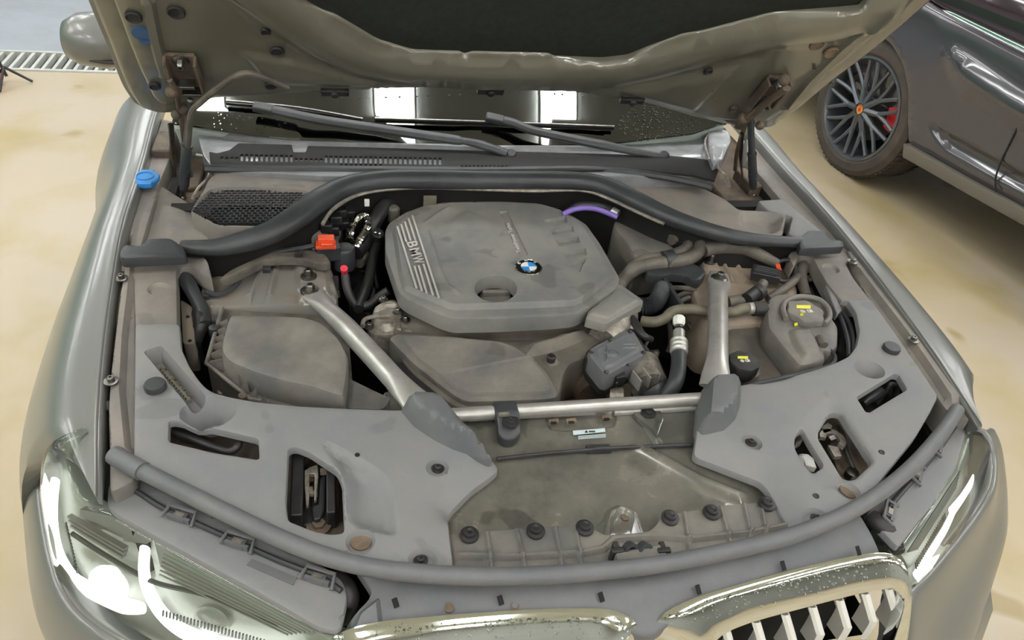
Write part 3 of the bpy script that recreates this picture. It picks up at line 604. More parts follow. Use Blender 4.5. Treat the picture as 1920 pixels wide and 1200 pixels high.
# right front cover
RO = [(1305, 844), (1308, 765), (1312, 737), (1385, 722), (1480, 706), (1530, 692), (1565, 680), (1592, 667), (1606, 648), (1612, 620), (1605, 585), (1590, 563), (1576, 561), (1634, 561), (1690, 640), (1760, 742), (1745, 772), (1717, 820), (1670, 878), (1625, 937), (1559, 972), (1500, 995), (1484, 977), (1445, 906), (1431, 892)]
tri = [(1506, 803), (1513, 811), (1546, 864), (1544, 872), (1526, 882), (1518, 879), (1492, 842), (1491, 822), (1496, 811)]
lat2 = [(1567, 768), (1578, 772), (1634, 858), (1635, 868), (1605, 896), (1594, 897), (1582, 890), (1538, 818), (1538, 804), (1557, 772)]
rec2 = [(1677, 701), (1685, 702), (1701, 729), (1630, 772), (1624, 771), (1607, 744)]
fs = [dome(TP.hit(1630, 692), .027, -.030, .3, ry=.024), dome(TP.hit(1410, 829), .0155, -.008, .8), dome(TP.hit(1591, 920), .017, -.009, .7), dome(TP.hit(1532, 972), .018, -.008, .7),
 area(H_((1502, 790), (1545, 745), (1575, 752), (1650, 862), (1600, 915), (1540, 925), (1485, 850)), -.006, .02)]
def ledge2(V):
    e = H_((1305, 844), (1431, 892), (1445, 906), (1484, 977)); d = dist(V, e, False); return -.014*(1-sm((d-.004)/.032))
m = sheet(TP, RO, .009, holes=[tri, lat2, rec2], feats=fs, r=.004, grid=.016, tilt=ledge2)
rc = one('front_cover', m, 'trim', 'right charcoal plastic front cover with three cut-outs showing the other latch', 'cover')
horn([(1311, 738), (1322, 722), (1362, 717), (1382, 728), (1391, 740), (1389, 760), (1380, 785), (1358, 806), (1316, 815), (1306, 802)], [], rc, .034)
m = M(); m.lathe(P(1670, 656, Z0), (0, 0, 1), [(.0155, 0), (.0155, .006), (.014, .009), (0, .0095)], 28); build('round_plug', m, 'rubber', rc)
for x, y, dz in ((1625, 703, -.028), (1408, 830, -.008), (1531, 973, -.008)): bolt('cover_screw', P(x, y, Z0+dz), rc, .006, .004, 'black' if dz > -.02 else 'steel')
m = M(); m.lathe(P(1591, 922, Z0-.0095), (0, 0, 1), [(.013, 0), (.013, .003), (.009, .0015), (0, .001)], 24); build('round_plug', m, 'brown', rc, 'brown dusty plug')
for x, y in ((1653, 848), (1530, 930)): m = M(); m.lathe(P(x, y, Z0), (0, 0, 1), [(.005, 0), (.004, .0015), (.002, .0005)], 12); build('push_pin', m, 'black', rc)

# ---- radiator top: plates, cross tube, slam strip
m = sheet(HZ(.935), [(838, 782), (925, 772), (1020, 764), (1308, 750), (1306, 832), (1130, 838), (935, 862), (880, 840)], .012, r=.002, grid=.025, tilt=lambda V: -.15*np.clip(.79-V[:, 1], 0, .1),
 feats=[area(uv(HZ(.935), [(1012, 772), (1150, 766), (1160, 776), (1155, 795), (1060, 803), (1030, 800)]), -.006, .006), ridge(uv(HZ(.935), [(1205, 780), (1222, 800), (1236, 818)]), .008, .006)])
pu = one('radiator_plate', m, 'film', 'upper dark glossy plate in front of the silver cross tube, with pale sticker', 'panel')
for x, y in ((1038, 791), (1071, 790), (1137, 784)):
    m = M(); m.box(P(x, y, .936), (.008, .001, 0), (0, .004, 0), (0, 0, .003)); c = build('square_clip', m, 'rust', pu, bevel=.001)
    m = M(); m.box(P(x, y+2, .9385), (.0045, 0, 0), (0, .0022, 0), (0, 0, .001)); build('clip_hole', m, 'dark', c)
m = M(); m.prism([P(*q, .930) for q in ((1074, 808), (1134, 803), (1135, 810), (1075, 816))], (0, 0, .0006)); st = build('sticker', m, 'sticker', pu, 'pale blue warning sticker', flat=True)
m = M(); m.prism([P(*q, .931) for q in ((1096, 811.5), (1103, 811), (1099, 806.5))], (0, 0, .0004)); build('warning_triangle', m, 'black', st, flat=True)
O, U, V = P(1106, 811, .9268), P(1114, 810.5, .9268), P(1106, 806.5, .9268)
for k in range(3): a = P(1106+k*4, 809, .931); m = M(); m.box(a, (.0014, 0, 0), (0, .0016, 0), (0, 0, .0002)); build('sticker_mark', m, 'black', st, flat=True)
m = M(); 
for k in range(3): m.prism([P(1084, 818+k*2.4, .930), P(1136, 814+k*2.4, .930), P(1136, 815+k*2.4, .930), P(1084, 819+k*2.4, .930)], (0, 0, .0006))
build('sticker_text_lines', m, 'sticker', pu, 'faint lines of fine print', kind='stuff', flat=True)
def lowt(V): return -.10*np.clip(.68-V[:, 1], 0, .3)
m = sheet(HZ(.925), [(880, 868), (935, 855), (1100, 842), (1306, 829), (1435, 885), (1500, 940), (1350, 948), (1255, 962), (1232, 985), (1216, 992), (1134, 999), (1106, 984), (1000, 988), (830, 996), (830, 950)], .01, r=.002, grid=.02, tilt=lowt,
 feats=[ridge(uv(HZ(.925), [(1195, 840), (1250, 868), (1310, 898), (1385, 925)]), .016, .010, .15), ridge(uv(HZ(.925), [(1142, 975), (1148, 958), (1165, 950), (1185, 956), (1192, 972)]), .009, .009, .1)])
pl_ = one('radiator_plate', m, 'film', 'lower dark cloudy plate between the two front covers', 'panel')
bolt('plate_screw', P(1171, 973, .913), pl_, .008, .004, 'grime')
m = M(); m.tube([P(*q, .932) for q in ((932, 861), (1020, 851), (1110, 843), (1130, 841), (1306, 834))], .0032, 8); m.box(P(1122, 842, .93), (.018, -.001, 0), (0, .006, 0), (0, 0, .004)); one('support_rod', m, 'black', 'thin black rod along the joint of the two radiator plates', 'rod')
m = M(); m.tube([P(838, 779, .95), P(1325, 747, .95)], .0105, 18, up=(0, 0, 1)); cr = one('cross_tube', m, 'alu', 'polished silver cross tube running between the two front covers', 'tube')
m = M(); m.tube([P(1150, 772, .935), P(1328, 762, .935)], .007, 12); m.box(P(1000, 778, .936), (.10, -.002, 0), (0, .004, 0), (0, 0, .003)); build('lower_flange', m, 'alu', cr)
m = sheet(HZ(.962), [(922, 752), (968, 750), (975, 775), (980, 798), (968, 806), (950, 808), (936, 802), (932, 780)], .012, r=.003, cr=.006, grid=.006, tilt=lambda V: -.5*np.clip(.755-V[:, 1], 0, .1)); hk = one('hold_down_bracket', m, 'rubber', 'black bracket hooked over the silver cross tube with one screw', 'bracket')
bolt('bracket_screw', P(958, 790, .957), hk, .009, .003, 'black'); m = M(); m.box(P(945, 777, .962), (.008, 0, 0), (0, .003, 0), (0, 0, .002)); build('bracket_slot', m, 'cast', hk)
m = sheet(HZ(.938), [(1186, 766), (1236, 763), (1246, 785), (1240, 798), (1234, 818), (1222, 800), (1204, 790), (1190, 778)], .006, r=.002, cr=.008, grid=.008); yb = one('screw_bracket', m, 'film', 'Y-shaped dark bracket under the right end of the cross tube', 'bracket'); bolt('bracket_screw', P(1216, 774, .94), yb, .008, .003, 'black')
# slam strip
SL = HZ(.935)
rib = [(912, 992, 922, 1066), (968, 988, 984, 1063), (1040, 985, 1053, 1060), (1078, 983, 1090, 1059), (1282, 955, 1295, 1046), (1350, 948, 1372, 1030), (1394, 942, 1412, 1022), (1425, 940, 1440, 1015)]
m = sheet(SL, [(840, 1000), (960, 992), (1090, 984), (1108, 987), (1133, 1003), (1216, 996), (1228, 987), (1240, 969), (1255, 964), (1350, 948), (1462, 938), (1500, 985), (1505, 1003), (1400, 1030), (1250, 1062), (1100, 1075), (950, 1080), (850, 1078)], .02, r=.002, grid=.016, cr=.006,
 feats=[ridge(uv(SL, [(a, b), (c, d)]), .004, .004, .3) for a, b, c, d in rib]+[ridge(uv(SL, [(860, 1043), (960, 1045), (1090, 1038), (1130, 1030), (1150, 1012), (1200, 1008), (1260, 1008), (1290, 1012), (1400, 1000), (1480, 985)]), .006, .006, .3)])
sl_ = one('slam_strip', m, 'box', 'dusty ribbed plastic strip above the grille, behind the curved front seal', 'trim strip')
for x, y in ((880, 1004), (1004, 997), (1096, 991), (1256, 972), (1334, 962), (1437, 946)):
    m = M(); m.lathe(P(x, y, .937), (0, 0, 1), [(.0125, 0), (.0125, .003), (.008, .004), (.008, .009), (.005, .0095), (.003, .007)], 18); build('push_pin', m, 'black', sl_)
cat = M(); cat.box(P(1200, 1046, .945), (.034, .003, 0), (0, .010, 0), (0, 0, .010)); s_ = one('striker_bracket', cat, 'box', 'small two-eyed plastic bracket in the middle of the slam strip', 'bracket', bevel=.004)
for x in (1183, 1209): m = M(); m.lathe(P(x, 1031, .952), (.2, -1, .6), [(.010, -.006), (.010, .004), (.0055, .004), (.0055, -.002)], 16); build('eye', m, 'rubber', s_)
for x in (1156, 1242): m = M(); m.box(P(x, 1040, .945), (.009, 0, 0), (0, .004, 0), (0, 0, .012)); m.box(P(x-2, 1028, .948), (.004, 0, 0), (0, .006, 0), (0, 0, .008)); build('side_clip', m, 'black', s_, bevel=.002)
# curved front seal
sp_ = [(214, 853, .953), (262, 880, .956), (335, 917, .957), (425, 962, .957), (530, 1012, .957), (620, 1046, .957), (720, 1068, .957), (850, 1079, .956), (975, 1080, .956), (1100, 1073, .956), (1250, 1056, .956), (1400, 1026, .956), (1500, 999, .957), (1600, 956, .957), (1690, 893, .957), (1758, 822, .955), (1795, 768, .952)]
m = M(); m.tube([P(*q) for q in sp_], .0112, 14, sub=8); fs_ = one('bonnet_seal', m, 'seal', 'long curved grey rubber seal running across the front behind the grille', 'seal')
m = M(); m.tube([P(*q) for q in sp_[:1]+[(240, 869, .955), (268, 884, .957)]], .0128, 14); build('seal_sleeve', m, 'seal', fs_)
# ------------------------------------------------------------------ big rubber bulkhead seal
ar = [(340, 462, .97), (405, 464, .972), (455, 454, .978), (510, 435, .985), (560, 405, .99), (600, 375, .993), (650, 350, .995), (720, 338, .997), (800, 336, .998), (900, 338, .998), (1000, 339, .998), (1090, 341, .997), (1140, 352, .996), (1190, 375, .995), (1240, 400, .992), (1290, 420, .988), (1350, 438, .982), (1420, 450, .975), (1505, 455, .97)]
m = M(); m.tube([P(*q) for q in ar], [.012, .018, .022, .024, .026, .026, .025, .024, .024, .024, .024, .024, .024, .023, .022, .02, .018, .015, .012], 18, sub=8, flat=.85); sb = one('bulkhead_seal', m, 'rubber', 'thick arched black rubber seal curving behind the engine cover', 'seal', sharp=60)
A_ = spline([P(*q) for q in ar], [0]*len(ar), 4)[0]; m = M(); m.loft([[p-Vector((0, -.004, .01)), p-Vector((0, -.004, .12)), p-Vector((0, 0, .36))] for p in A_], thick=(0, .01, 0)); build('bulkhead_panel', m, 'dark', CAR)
m = sheet(HZ(.985), [(222, 470), (235, 455), (262, 460), (275, 446), (320, 444), (345, 462), (350, 478), (300, 480), (225, 484)], .014, r=.006, cr=.01, grid=.008); build('left_end_block', m, 'rubber', sb)
m = sheet(HZ(.98), [(1498, 446), (1515, 430), (1552, 431), (1556, 447), (1582, 450), (1584, 462), (1500, 466)], .012, r=.006, cr=.01, grid=.008); build('right_end_block', m, 'rubber', sb)
m = M(); m.tube([P(*q, .985) for q in ((605, 420), (625, 392), (665, 368), (720, 356), (800, 352), (900, 355), (1000, 358), (1090, 357), (1140, 372), (1200, 400), (1245, 420))], .004, 8); build('seal_lip', m, 'cast', sb)
# left microfilter housing with honeycomb intake
m = sheet(HZ(.925), [(255, 350), (300, 345), (355, 380), (400, 400), (560, 420), (620, 370), (640, 340), (655, 330), (640, 420), (560, 452), (480, 466), (345, 466), (262, 466), (236, 462), (240, 400)], .05, r=.006, grid=.02,
 feats=[area(uv(HZ(.925), [(300, 380), (345, 392), (420, 432), (560, 428), (500, 450), (380, 458), (300, 450)]), .012, .02), ridge(uv(HZ(.925), [(255, 360), (262, 400), (250, 450)]), .022, .014, .3)])
tl = one('cowl_side_tray', m, 'trim2', 'brown-dusted tray around the left honeycomb intake, below the blue cap', 'tray')
m = sheet(HZ(.975), [(382, 352), (388, 335), (405, 322), (455, 319), (580, 321), (612, 332), (622, 345), (592, 370), (525, 420), (495, 427), (408, 423), (356, 396), (360, 383)], .05, r=.008, cr=.02, grid=.012, hcr=.008,
 holes=[[(357, 391), (371, 374), (386, 362), (394, 354), (421, 350), (480, 350), (569, 355), (590, 366), (560, 392), (525, 417), (495, 421), (410, 419)]])
fh = one('microfilter_housing', m, 'trim2', 'grey dusty filter housing with a black honeycomb intake, upper left', 'filter housing')
hx = uv(HZ(.965), [(357, 391), (371, 374), (386, 362), (394, 354), (421, 350), (480, 350), (569, 355), (590, 366), (560, 392), (525, 417), (495, 421), (410, 419)])
hx = np.array(hx); lo, hi = hx.min(0), hx.max(0); m = M(); a = .0064; row = 0; y = lo[1]
while y < hi[1]+a:
    x = lo[0]+(a*.866 if row % 2 else 0)
    while x < hi[0]+a:
        if inside(np.array([[x, y]]), hx)[0]:
            ri, ro, h = a*.92, a*1.0, .003; vs = []
            for r in (ro, ri):
                for z in (.968, .968-h): vs += [(x+r*math.cos(math.pi/6+k*math.pi/3), y+r*math.sin(math.pi/6+k*math.pi/3), z) for k in range(6)]
            f = []
            for k in range(6): k2 = (k+1) % 6; f += [(k, k2, 12+k2, 12+k), (12+k, 12+k2, 18+k2, 18+k)]
            m.add(vs, f)
        x += a*1.732
    y += a*1.5; row += 1
build('honeycomb_mesh', m, 'rubber', fh, 'honeycomb mesh', kind='stuff', flat=True)
m = sheet(HZ(.93), [(350, 391), (371, 370), (421, 345), (569, 350), (600, 366), (525, 422), (495, 426), (405, 424)], .02, r=.001, grid=.04); build('mesh_well', m, 'dark', fh)
m = M(); m.lathe(P(451, 441, .94), (0, 0, 1), [(.009, 0), (.009, .001), (0, .0005)], 18, 1.3); build('drain_hole', m, 'dark', tl)
# right cowl tray
m = sheet(HZ(.955), [(1165, 334), (1260, 340), (1320, 352), (1360, 372), (1385, 392), (1440, 395), (1476, 400), (1468, 440), (1420, 452), (1350, 442), (1280, 420), (1230, 396), (1185, 372)], .04, r=.006, grid=.02,
 feats=[area(uv(HZ(.955), [(1385, 395), (1440, 396), (1472, 405), (1462, 437), (1420, 440), (1385, 425)]), -.02, .02)])
one('cowl_side_tray', m, 'trim2', 'grey blotched smooth tray behind the right side of the arched seal', 'tray')
m = sheet(HZ(.95), [(1420, 375), (1468, 372), (1565, 452), (1520, 462), (1478, 438), (1486, 405), (1440, 394)], .04, r=.006, grid=.02); one('corner_trim', m, 'trim', 'plain grey corner trim by the right bonnet strut', 'trim panel')
m = M(); m.tube([P(*q, .975) for q in ((1090, 320), (1160, 318), (1240, 332), (1300, 345), (1330, 352))], .009, 8, flat=.6); one('scuttle_strip', m, 'rubber', 'curved black strip below the right wiper, behind the arched seal', 'trim strip')
# washer cap
t = thing('washer_cap', 'bright blue washer filler cap at the upper left of the bay', 'cap', P(273, 337, .955))
m = M(); c = P(273, 337, .957); m.lathe(c, (0, 0, 1), [(.020, -.01), (.020, -.003), (.027, -.001), (.028, .005), (.026, .008), (.0, .0085)], 32); build('lid', m, 'blue', t)
m = M(); m.lathe(c+Vector((0, 0, .008)), (0, 0, 1), [(.017, 0), (.017, .002), (.0155, .002), (.0155, .0)], 28); m.box(c+Vector((0, .027, .003)), (.012, 0, 0), (0, .004, 0), (0, 0, .004)); m.box(c+Vector((.004, -.026, .003)), (.012, 0, 0), (0, .006, 0), (0, 0, .004)); build('lid_rim', m, 'blue', t)
# ================================================================== ENGINE
EZ = .945; EP = HZ(EZ)
EO = [(722, 432), (728, 418), (760, 397), (800, 383), (835, 378), (935, 376), (1010, 380), (1035, 387), (1066, 399), (1100, 420), (1125, 455), (1148, 495), (1163, 521), (1158, 538), (1100, 578), (1080, 588), (1035, 592), (930, 597), (850, 598), (825, 590), (762, 560), (748, 548), (738, 520), (722, 470)]
ET = [(735, 432), (765, 404), (800, 390), (850, 385), (935, 384), (1010, 387), (1050, 398), (1092, 424), (1116, 460), (1138, 498), (1150, 520), (1095, 566), (1075, 574), (1035, 576), (930, 580), (848, 582), (756, 545), (748, 520)]
et = [(1118, 455), (1140, 500)]
oil = [(929+39*math.cos(a), 548+25*math.sin(a)) for a in np.linspace(0, 2*math.pi, 28, endpoint=False)]
E_ = lambda *p: uv(EP, p)
slf = []
for (a, b, c, d) in (((1018, 420), (1060, 412), (1063, 424), (1024, 430)), ((1030, 437), (1072, 430), (1076, 442), (1036, 450)), ((1042, 457), (1083, 450), (1087, 462), (1048, 472)), ((1054, 479), (1097, 472), (1100, 486), (1061, 495))):
    slf.append(area(E_(a, b, c, d), -.008, .0025))
m = sheet(EP, EO, .028, holes=[oil], r=.004, cr=.012, grid=.012, hcr=.02,
 feats=[area(E_(*ET), .010, .006), area(E_((935, 404), (951, 403), (990, 486), (974, 490)), -.004, .002), dome(EP.hit(991, 503), .028, -.001, .9), dome(EP.hit(929, 548), .043, .0, .9),
  ridge(E_((800, 440), (812, 475), (822, 510), (836, 540), (860, 558)), .007, .0035, .1), ridge(E_((800, 425), (820, 410), (840, 398)), .006, .004, .1), area(E_((1062, 505), (1100, 490), (1086, 518)), -.006, .0025),
  area(E_((840, 420), (875, 398), (925, 420), (950, 480), (900, 510), (840, 480)), .004, .02)]+slf)
ec = thing('engine_cover', 'large dusty charcoal engine cover with silver stripes and round blue-white badge', 'engine cover', P(940, 490, .93))
build('cover_shell', m, 'cover', ec)
m = sheet(HZ(.942), [(1157, 531), (1168, 535), (1206, 562), (1206, 568), (1136, 608), (1098, 597), (1103, 583), (1150, 545)], .016, r=.003, cr=.004, grid=.012, feats=[area(uv(HZ(.942), [(1100, 590), (1112, 582), (1160, 540), (1200, 564), (1140, 600)]), .004, .006)]); build('corner_wing', m, 'cover', ec, 'flat corner wing at the front right')
TZ = EZ+.0135
def strip(a, b, w): # printed stripe
    A, B = P(*a, TZ), P(*b, TZ); d = (B-A).normalized(); n = d.cross(Vector((0, 0, 1)))*w/2; m = M(); m.prism([A-n, A+n, B+n, B-n], (0, 0, .0008)); return m
st = [((745, 425), (781, 541)), ((773, 404), (823, 559)), ((752, 421), (762, 454)), ((759, 416), (770, 452)), ((766, 410), (779, 451)), ((777, 499), (791, 546)), ((785, 498), (800, 550)), ((794, 495), (812, 554)), ((0, 0), (0, 0))][:8]
for a, b in st: build('stripe', strip(a, b, .0036), 'silverp', ec, flat=True)
for k, (ch, s, e) in enumerate((('B', 0, .26), ('M', .31, .63), ('W', .66, 1.))):
    s0 = np.array((762, 455)); e0 = np.array((777, 496)); Q = s0+(e0-s0)*s; R_ = s0+(e0-s0)*e
    O = P(*Q, TZ); U = P(*R_, TZ)-O; V = P(Q[0]+19, Q[1]-3.5, TZ)-O
    build('letter', text_mesh(ch, O, U, V, bold=.02), 'silverp', ec, flat=True)
O = P(977, 473, EZ+.0112); U = P(955, 418, EZ+.0112)-O; V = P(969, 475, EZ+.0112)-O; build('lettering', text_mesh('TwinPower Turbo', O, U, V, bold=.03), 'silverp', ec, flat=True)
# roundel
c = P(991, 503, EZ+.0115); m = M(); m.lathe(c, (0, 0, 1), [(.0265, -.002), (.0265, .003), (.025, .004), (.0245, .003)], 40); bd_ = build('badge', m, 'chrome', ec, 'round badge')
m = M(); m.lathe(c, (0, 0, 1), [(.0246, 0), (.0246, .0032), (0, .0033)], 40); build('badge_ring', m, 'blackg', bd_)
d1 = (P(1010, 520, EZ)-P(991, 503, EZ)); a0 = math.atan2((P(995, 516, EZ)-P(991, 503, EZ)).y, (P(995, 516, EZ)-P(991, 503, EZ)).x)
for k in range(4):
    vs = [c+Vector((0, 0, .0036))]; 
    for j in range(9): a = a0+math.pi/2*(k+j/8); vs.append(c+Vector((.0152*math.cos(a), .0152*math.sin(a), .0036)))
    m = M(); m.prism(vs, (0, 0, .0006)); build('badge_quadrant', m, 'bluer' if k % 2 else 'white', bd_, flat=True)
m = M(); m.lathe(c+Vector((0, 0, .003)), (0, 0, 1), [(.0166, 0), (.0166, .0013), (.0153, .0013), (.0153, 0)], 36); build('badge_inner_ring', m, 'chrome', bd_)
for ch, a in (('B', 140), ('M', 90), ('W', 40)):
    a = RAD(a)+.05; q = c+Vector((.0205*math.cos(a), .0205*math.sin(a), .0034)); tx = Vector((math.sin(a), -math.cos(a), 0)); ty = Vector((math.cos(a), math.sin(a), 0)); build('badge_letter', text_mesh(ch, q-tx*.003-ty*.003, tx*.006, ty*.006, bold=.02), 'white', bd_, flat=True)
# oil filler cap under the hole
t = thing('oil_filler_cap', 'black oil filler cap with a raised grip, in the round hole of the engine cover', 'cap', P(929, 552, .91))
c = P(929, 554, .912); m = M(); m.lathe(c, (0, 0, 1), [(.031, -.02), (.031, 0), (.028, .004), (0, .004)], 32); build('lid', m, 'box', t)
m = M(); m.box(c+Vector((0, -.004, .009)), (.027, 0, 0), (0, .005, 0), (0, 0, .006)); build('grip', m, 'box', t, bevel=.002)
# engine shroud below the cover
m = sheet(HZ(.895), [(742, 572), (765, 562), (1135, 590), (1150, 620), (1120, 645), (1100, 672), (1070, 680), (1055, 712), (1052, 752), (1000, 770), (860, 770), (760, 690), (735, 640)], .08, r=.012, cr=.03, grid=.016,
 feats=[ridge(uv(HZ(.895), [(760, 610), (850, 625), (950, 628), (1060, 622), (1120, 612)]), .022, -.012, .1), ridge(uv(HZ(.895), [(1000, 655), (1040, 645), (1090, 625)]), .018, .014, .1), dome(HZ(.895).hit(1035, 676), .014, .006, .5)])
sh = one('engine_shroud', m, 'olive', 'sculpted olive-black shroud below the front edge of the engine cover', 'engine part')
m = M(); m.lathe(P(1033, 673, .905), (0, 0, 1), [(.008, -.004), (.008, .006), (.006, .008), (0, .008)], 18); build('stud_cap', m, 'black', sh)
m = sheet(HZ(.80), [(735, 600), (1140, 600), (1190, 700), (1180, 790), (860, 790), (735, 690)], .2, r=.01, grid=.05); one('engine_block', m, 'grime', 'dark engine block visible in the gaps below the shroud', 'engine part')
# air duct lid
DO = [(730, 636), (733, 630), (745, 625), (775, 626), (850, 630), (937, 639), (962, 647), (1000, 670), (1025, 697), (1040, 722), (1047, 735), (1043, 745), (1020, 749), (875, 753), (852, 742), (775, 682)]
m = sheet(HZ(.905), DO, .035, r=.004, cr=.01, grid=.014, feats=[area(uv(HZ(.905), [(745, 632), (775, 631), (935, 643), (960, 651), (996, 672), (1030, 715), (1036, 736), (1020, 741), (880, 744), (860, 735), (785, 680)]), .006, .004), ridge(uv(HZ(.905), [(830, 706), (912, 689), (998, 672)]), .003, .004, .3)])
one('air_duct_lid', m, 'box', 'flat fin-shaped dark lid with a cross rib, right of the left brace', 'air duct')
m = M(); m.box(P(800, 735, .86), (.05, .02, 0), (-.02, .06, 0), (0, 0, .03)); one('duct_side', m, 'black', 'dark duct side in the gap behind the left brace end', 'air duct', bevel=.01)
# ------------------------------------------------------------------ braces
def brace(pts, z, r, lab, flat_a, w_end):
    t = thing('strut_brace', lab, 'brace', P(*pts[0], z[0]))
    q = [P(*p, zz) for p, zz in zip(pts, z)]
    m = M(); m.tube(q, r, 16, sub=8, flat=flat_a); return t, q, m
PT = lambda l: [P(x, y, z) for x, y, z in l]
def brace2(l, w, fl, lab, bolt_at):
    t = thing('strut_brace', lab, 'brace', P(*l[0])); pts, ws = spline(PT(l), w, 8); _, fls = spline(PT(l), fl, 8); vs = []; fs = []; n = 18
    for i, p in enumerate(pts):
        d = (pts[min(i+1, len(pts)-1)]-pts[max(i-1, 0)]).normalized(); a = d.cross(Vector((0, 0, 1))).normalized(); b = a.cross(d)
        for k in range(n): an = 2*math.pi*k/n; vs.append(p+a*ws[i]*math.cos(an)+b*ws[i]*fls[i]*math.sin(an))
    for i in range(len(pts)-1):
        for k in range(n): k2 = (k+1) % n; fs.append((i*n+k, i*n+k2, (i+1)*n+k2, (i+1)*n+k))
    m = M(); m.add(vs, fs+[tuple(range(n))[::-1], tuple((len(pts)-1)*n+k for k in range(n))]); build('brace_tube', m, 'alu', t, sharp=60)
    bolt('brace_bolt', P(*bolt_at), t, .010, .010, 'steel')
    m = M(); m.lathe(P(*bolt_at)-Vector((0, 0, .003)), (0, 0, 1), [(.018, 0), (.018, .003), (.014, .0035)], 24); build('washer', m, 'steel', t)
    return t
brace2([(572, 538, .925), (592, 556, .93), (615, 580, .938), (650, 615, .945), (700, 668, .95), (740, 712, .953), (765, 738, .953), (790, 762, .95)], [.016, .021, .017, .018, .018, .018, .022, .027], [.2, .25, .75, 1, 1, .95, .5, .22], 'left brushed silver tubular brace running diagonally from the left strut tower', (582, 545, .931))
brace2([(1348, 512, .92), (1348, 532, .925), (1346, 555, .935), (1346, 600, .945), (1345, 650, .948), (1344, 680, .948), (1343, 705, .947), (1342, 728, .945)], [.019, .024, .0195, .0185, .0185, .02, .025, .028], [.2, .25, .8, 1, 1, .8, .4, .22], 'right brushed silver tubular brace running straight down from the right strut tower', (1349, 522, .927))
# ------------------------------------------------------------------ strut towers
TWL = HZ(.905)
m = sheet(TWL, [(385, 572), (372, 545), (380, 520), (440, 500), (470, 478), (540, 470), (605, 478), (622, 498), (634, 545), (632, 600), (640, 640), (600, 620), (420, 620), (395, 610)], .12, r=.012, cr=.03, grid=.014,
 feats=[ridge(uv(TWL, [(500, 490), (480, 530), (470, 555)]), .006, .006), ridge(uv(TWL, [(522, 488), (510, 530), (505, 555)]), .006, .006), area(uv(TWL, [(545, 482), (612, 485), (625, 560), (560, 570)]), .012, .012), area(uv(TWL, [(380, 575), (590, 568), (632, 575), (640, 640), (390, 620)]), -.03, .012)])
tw = one('strut_tower', m, 'tower', 'left grey painted strut tower with a bolt, above the airbox', 'strut tower'); bolt('tower_nut', P(579, 519, .917), tw, .010, .012); m = M(); m.lathe(P(574, 587, .876), (0, 0, 1), [(.004, 0), (.004, .001), (0, .0005)], 12); build('small_hole', m, 'dark', tw)
TWR = HZ(.90)
m = sheet(TWR, [(1298, 505), (1320, 480), (1370, 470), (1440, 480), (1490, 505), (1502, 550), (1460, 600), (1400, 610), (1330, 610), (1300, 560)], .12, r=.012, cr=.04, grid=.014,
 feats=[ridge(uv(TWR, [(1345, 480), (1358, 500), (1368, 520)]), .005, .008), ridge(uv(TWR, [(1368, 482), (1385, 505), (1397, 525)]), .005, .008), ridge(uv(TWR, [(1388, 480), (1412, 500), (1425, 515)]), .005, .008), area(uv(TWR, [(1310, 485), (1345, 482), (1355, 530), (1310, 540)]), .01, .01)])
tw2 = one('strut_tower', m, 'towerb', 'right brown-dusted strut tower behind the right brace', 'strut tower'); bolt('tower_nut', P(1331, 490, .912), tw2, .009, .012)
# ------------------------------------------------------------------ air filter housing
t = thing('air_filter_housing', 'big dusty black air filter box left of the left brace, ribs along its flange', 'airbox', P(520, 670, .9))
m = sheet(HZ(.905), [(417, 576), (430, 580), (600, 590), (655, 640), (662, 730), (640, 765), (560, 765), (470, 750), (387, 682)], .10, r=.003, cr=.006, grid=.03); build('lower_box', m, 'hose', t)
m = sheet(HZ(.955), [(430, 587), (500, 588), (570, 591), (605, 602), (637, 632), (654, 665), (652, 700), (645, 742), (625, 738), (585, 724), (530, 713), (480, 698), (430, 678), (414, 660), (414, 640), (424, 605)], .045, r=.010, cr=.015, grid=.016, feats=[]); build('lid', m, 'box', t)
m = M(); m.tube([P(417, 577, .912), P(387, 681, .912), P(470, 748, .912), P(497, 752, .912)], .0035, 8, smooth=False); build('flange_rim', m, 'box', t)
fl_ = [((426, 598), (412, 604)), ((424, 612), (408, 618)), ((420, 626), (404, 632)), ((417, 640), (400, 646)), ((416, 655), (396, 662)), ((420, 672), (392, 678)), ((430, 688), (418, 698)), ((447, 702), (434, 713)), ((463, 714), (451, 726)), ((480, 728), (467, 741)), ((497, 742), (488, 752))]
for a, b in fl_:
    A, B = P(*a, .935), P(*b, .917); m = M(); d = (B-A).normalized().cross(Vector((0, 0, 1)))*.0014; m.prism([A-d, A-d-Vector((0, 0, .028)), B-d-Vector((0, 0, .010)), B-d], d*2); build('flange_rib', m, 'trim2', t, flat=True)
m = sheet(HZ(.915), [(648, 700), (672, 712), (720, 735), (738, 742), (722, 768), (640, 765)], .05, r=.012, cr=.012, grid=.01); build('outlet_neck', m, 'box', t)
m = M(); a, b = P(727, 742, .90), P(719, 772, .89); 
for k in range(1): m.tube([a, (a+b)/2+Vector((-.002, 0, .012)), b], .006, 8, flat=.4, up=(1, .4, 0))
build('hose_clamp', m, 'alu', t)
m = M(); m.lathe(P(401, 617, .915), (0, 0, 1), [(.008, -.015), (.008, .004), (.005, .006), (0, .006)], 16); build('mount_stud', m, 'rubber', t)
m = M(); m.lathe(P(456, 744, .912), (0, 0, 1), [(.007, -.005), (.007, .004), (.004, .006), (0, .005)], 16); build('screw', m, 'grime', t)
m = M(); m.lathe(P(415, 733, .86), (0, 0, 1), [(.007, -.02), (.007, .0), (.003, .002), (0, .001)], 14); one('stud', m, 'cast', 'pale round stud in the dark gap below the airbox flange', 'stud')
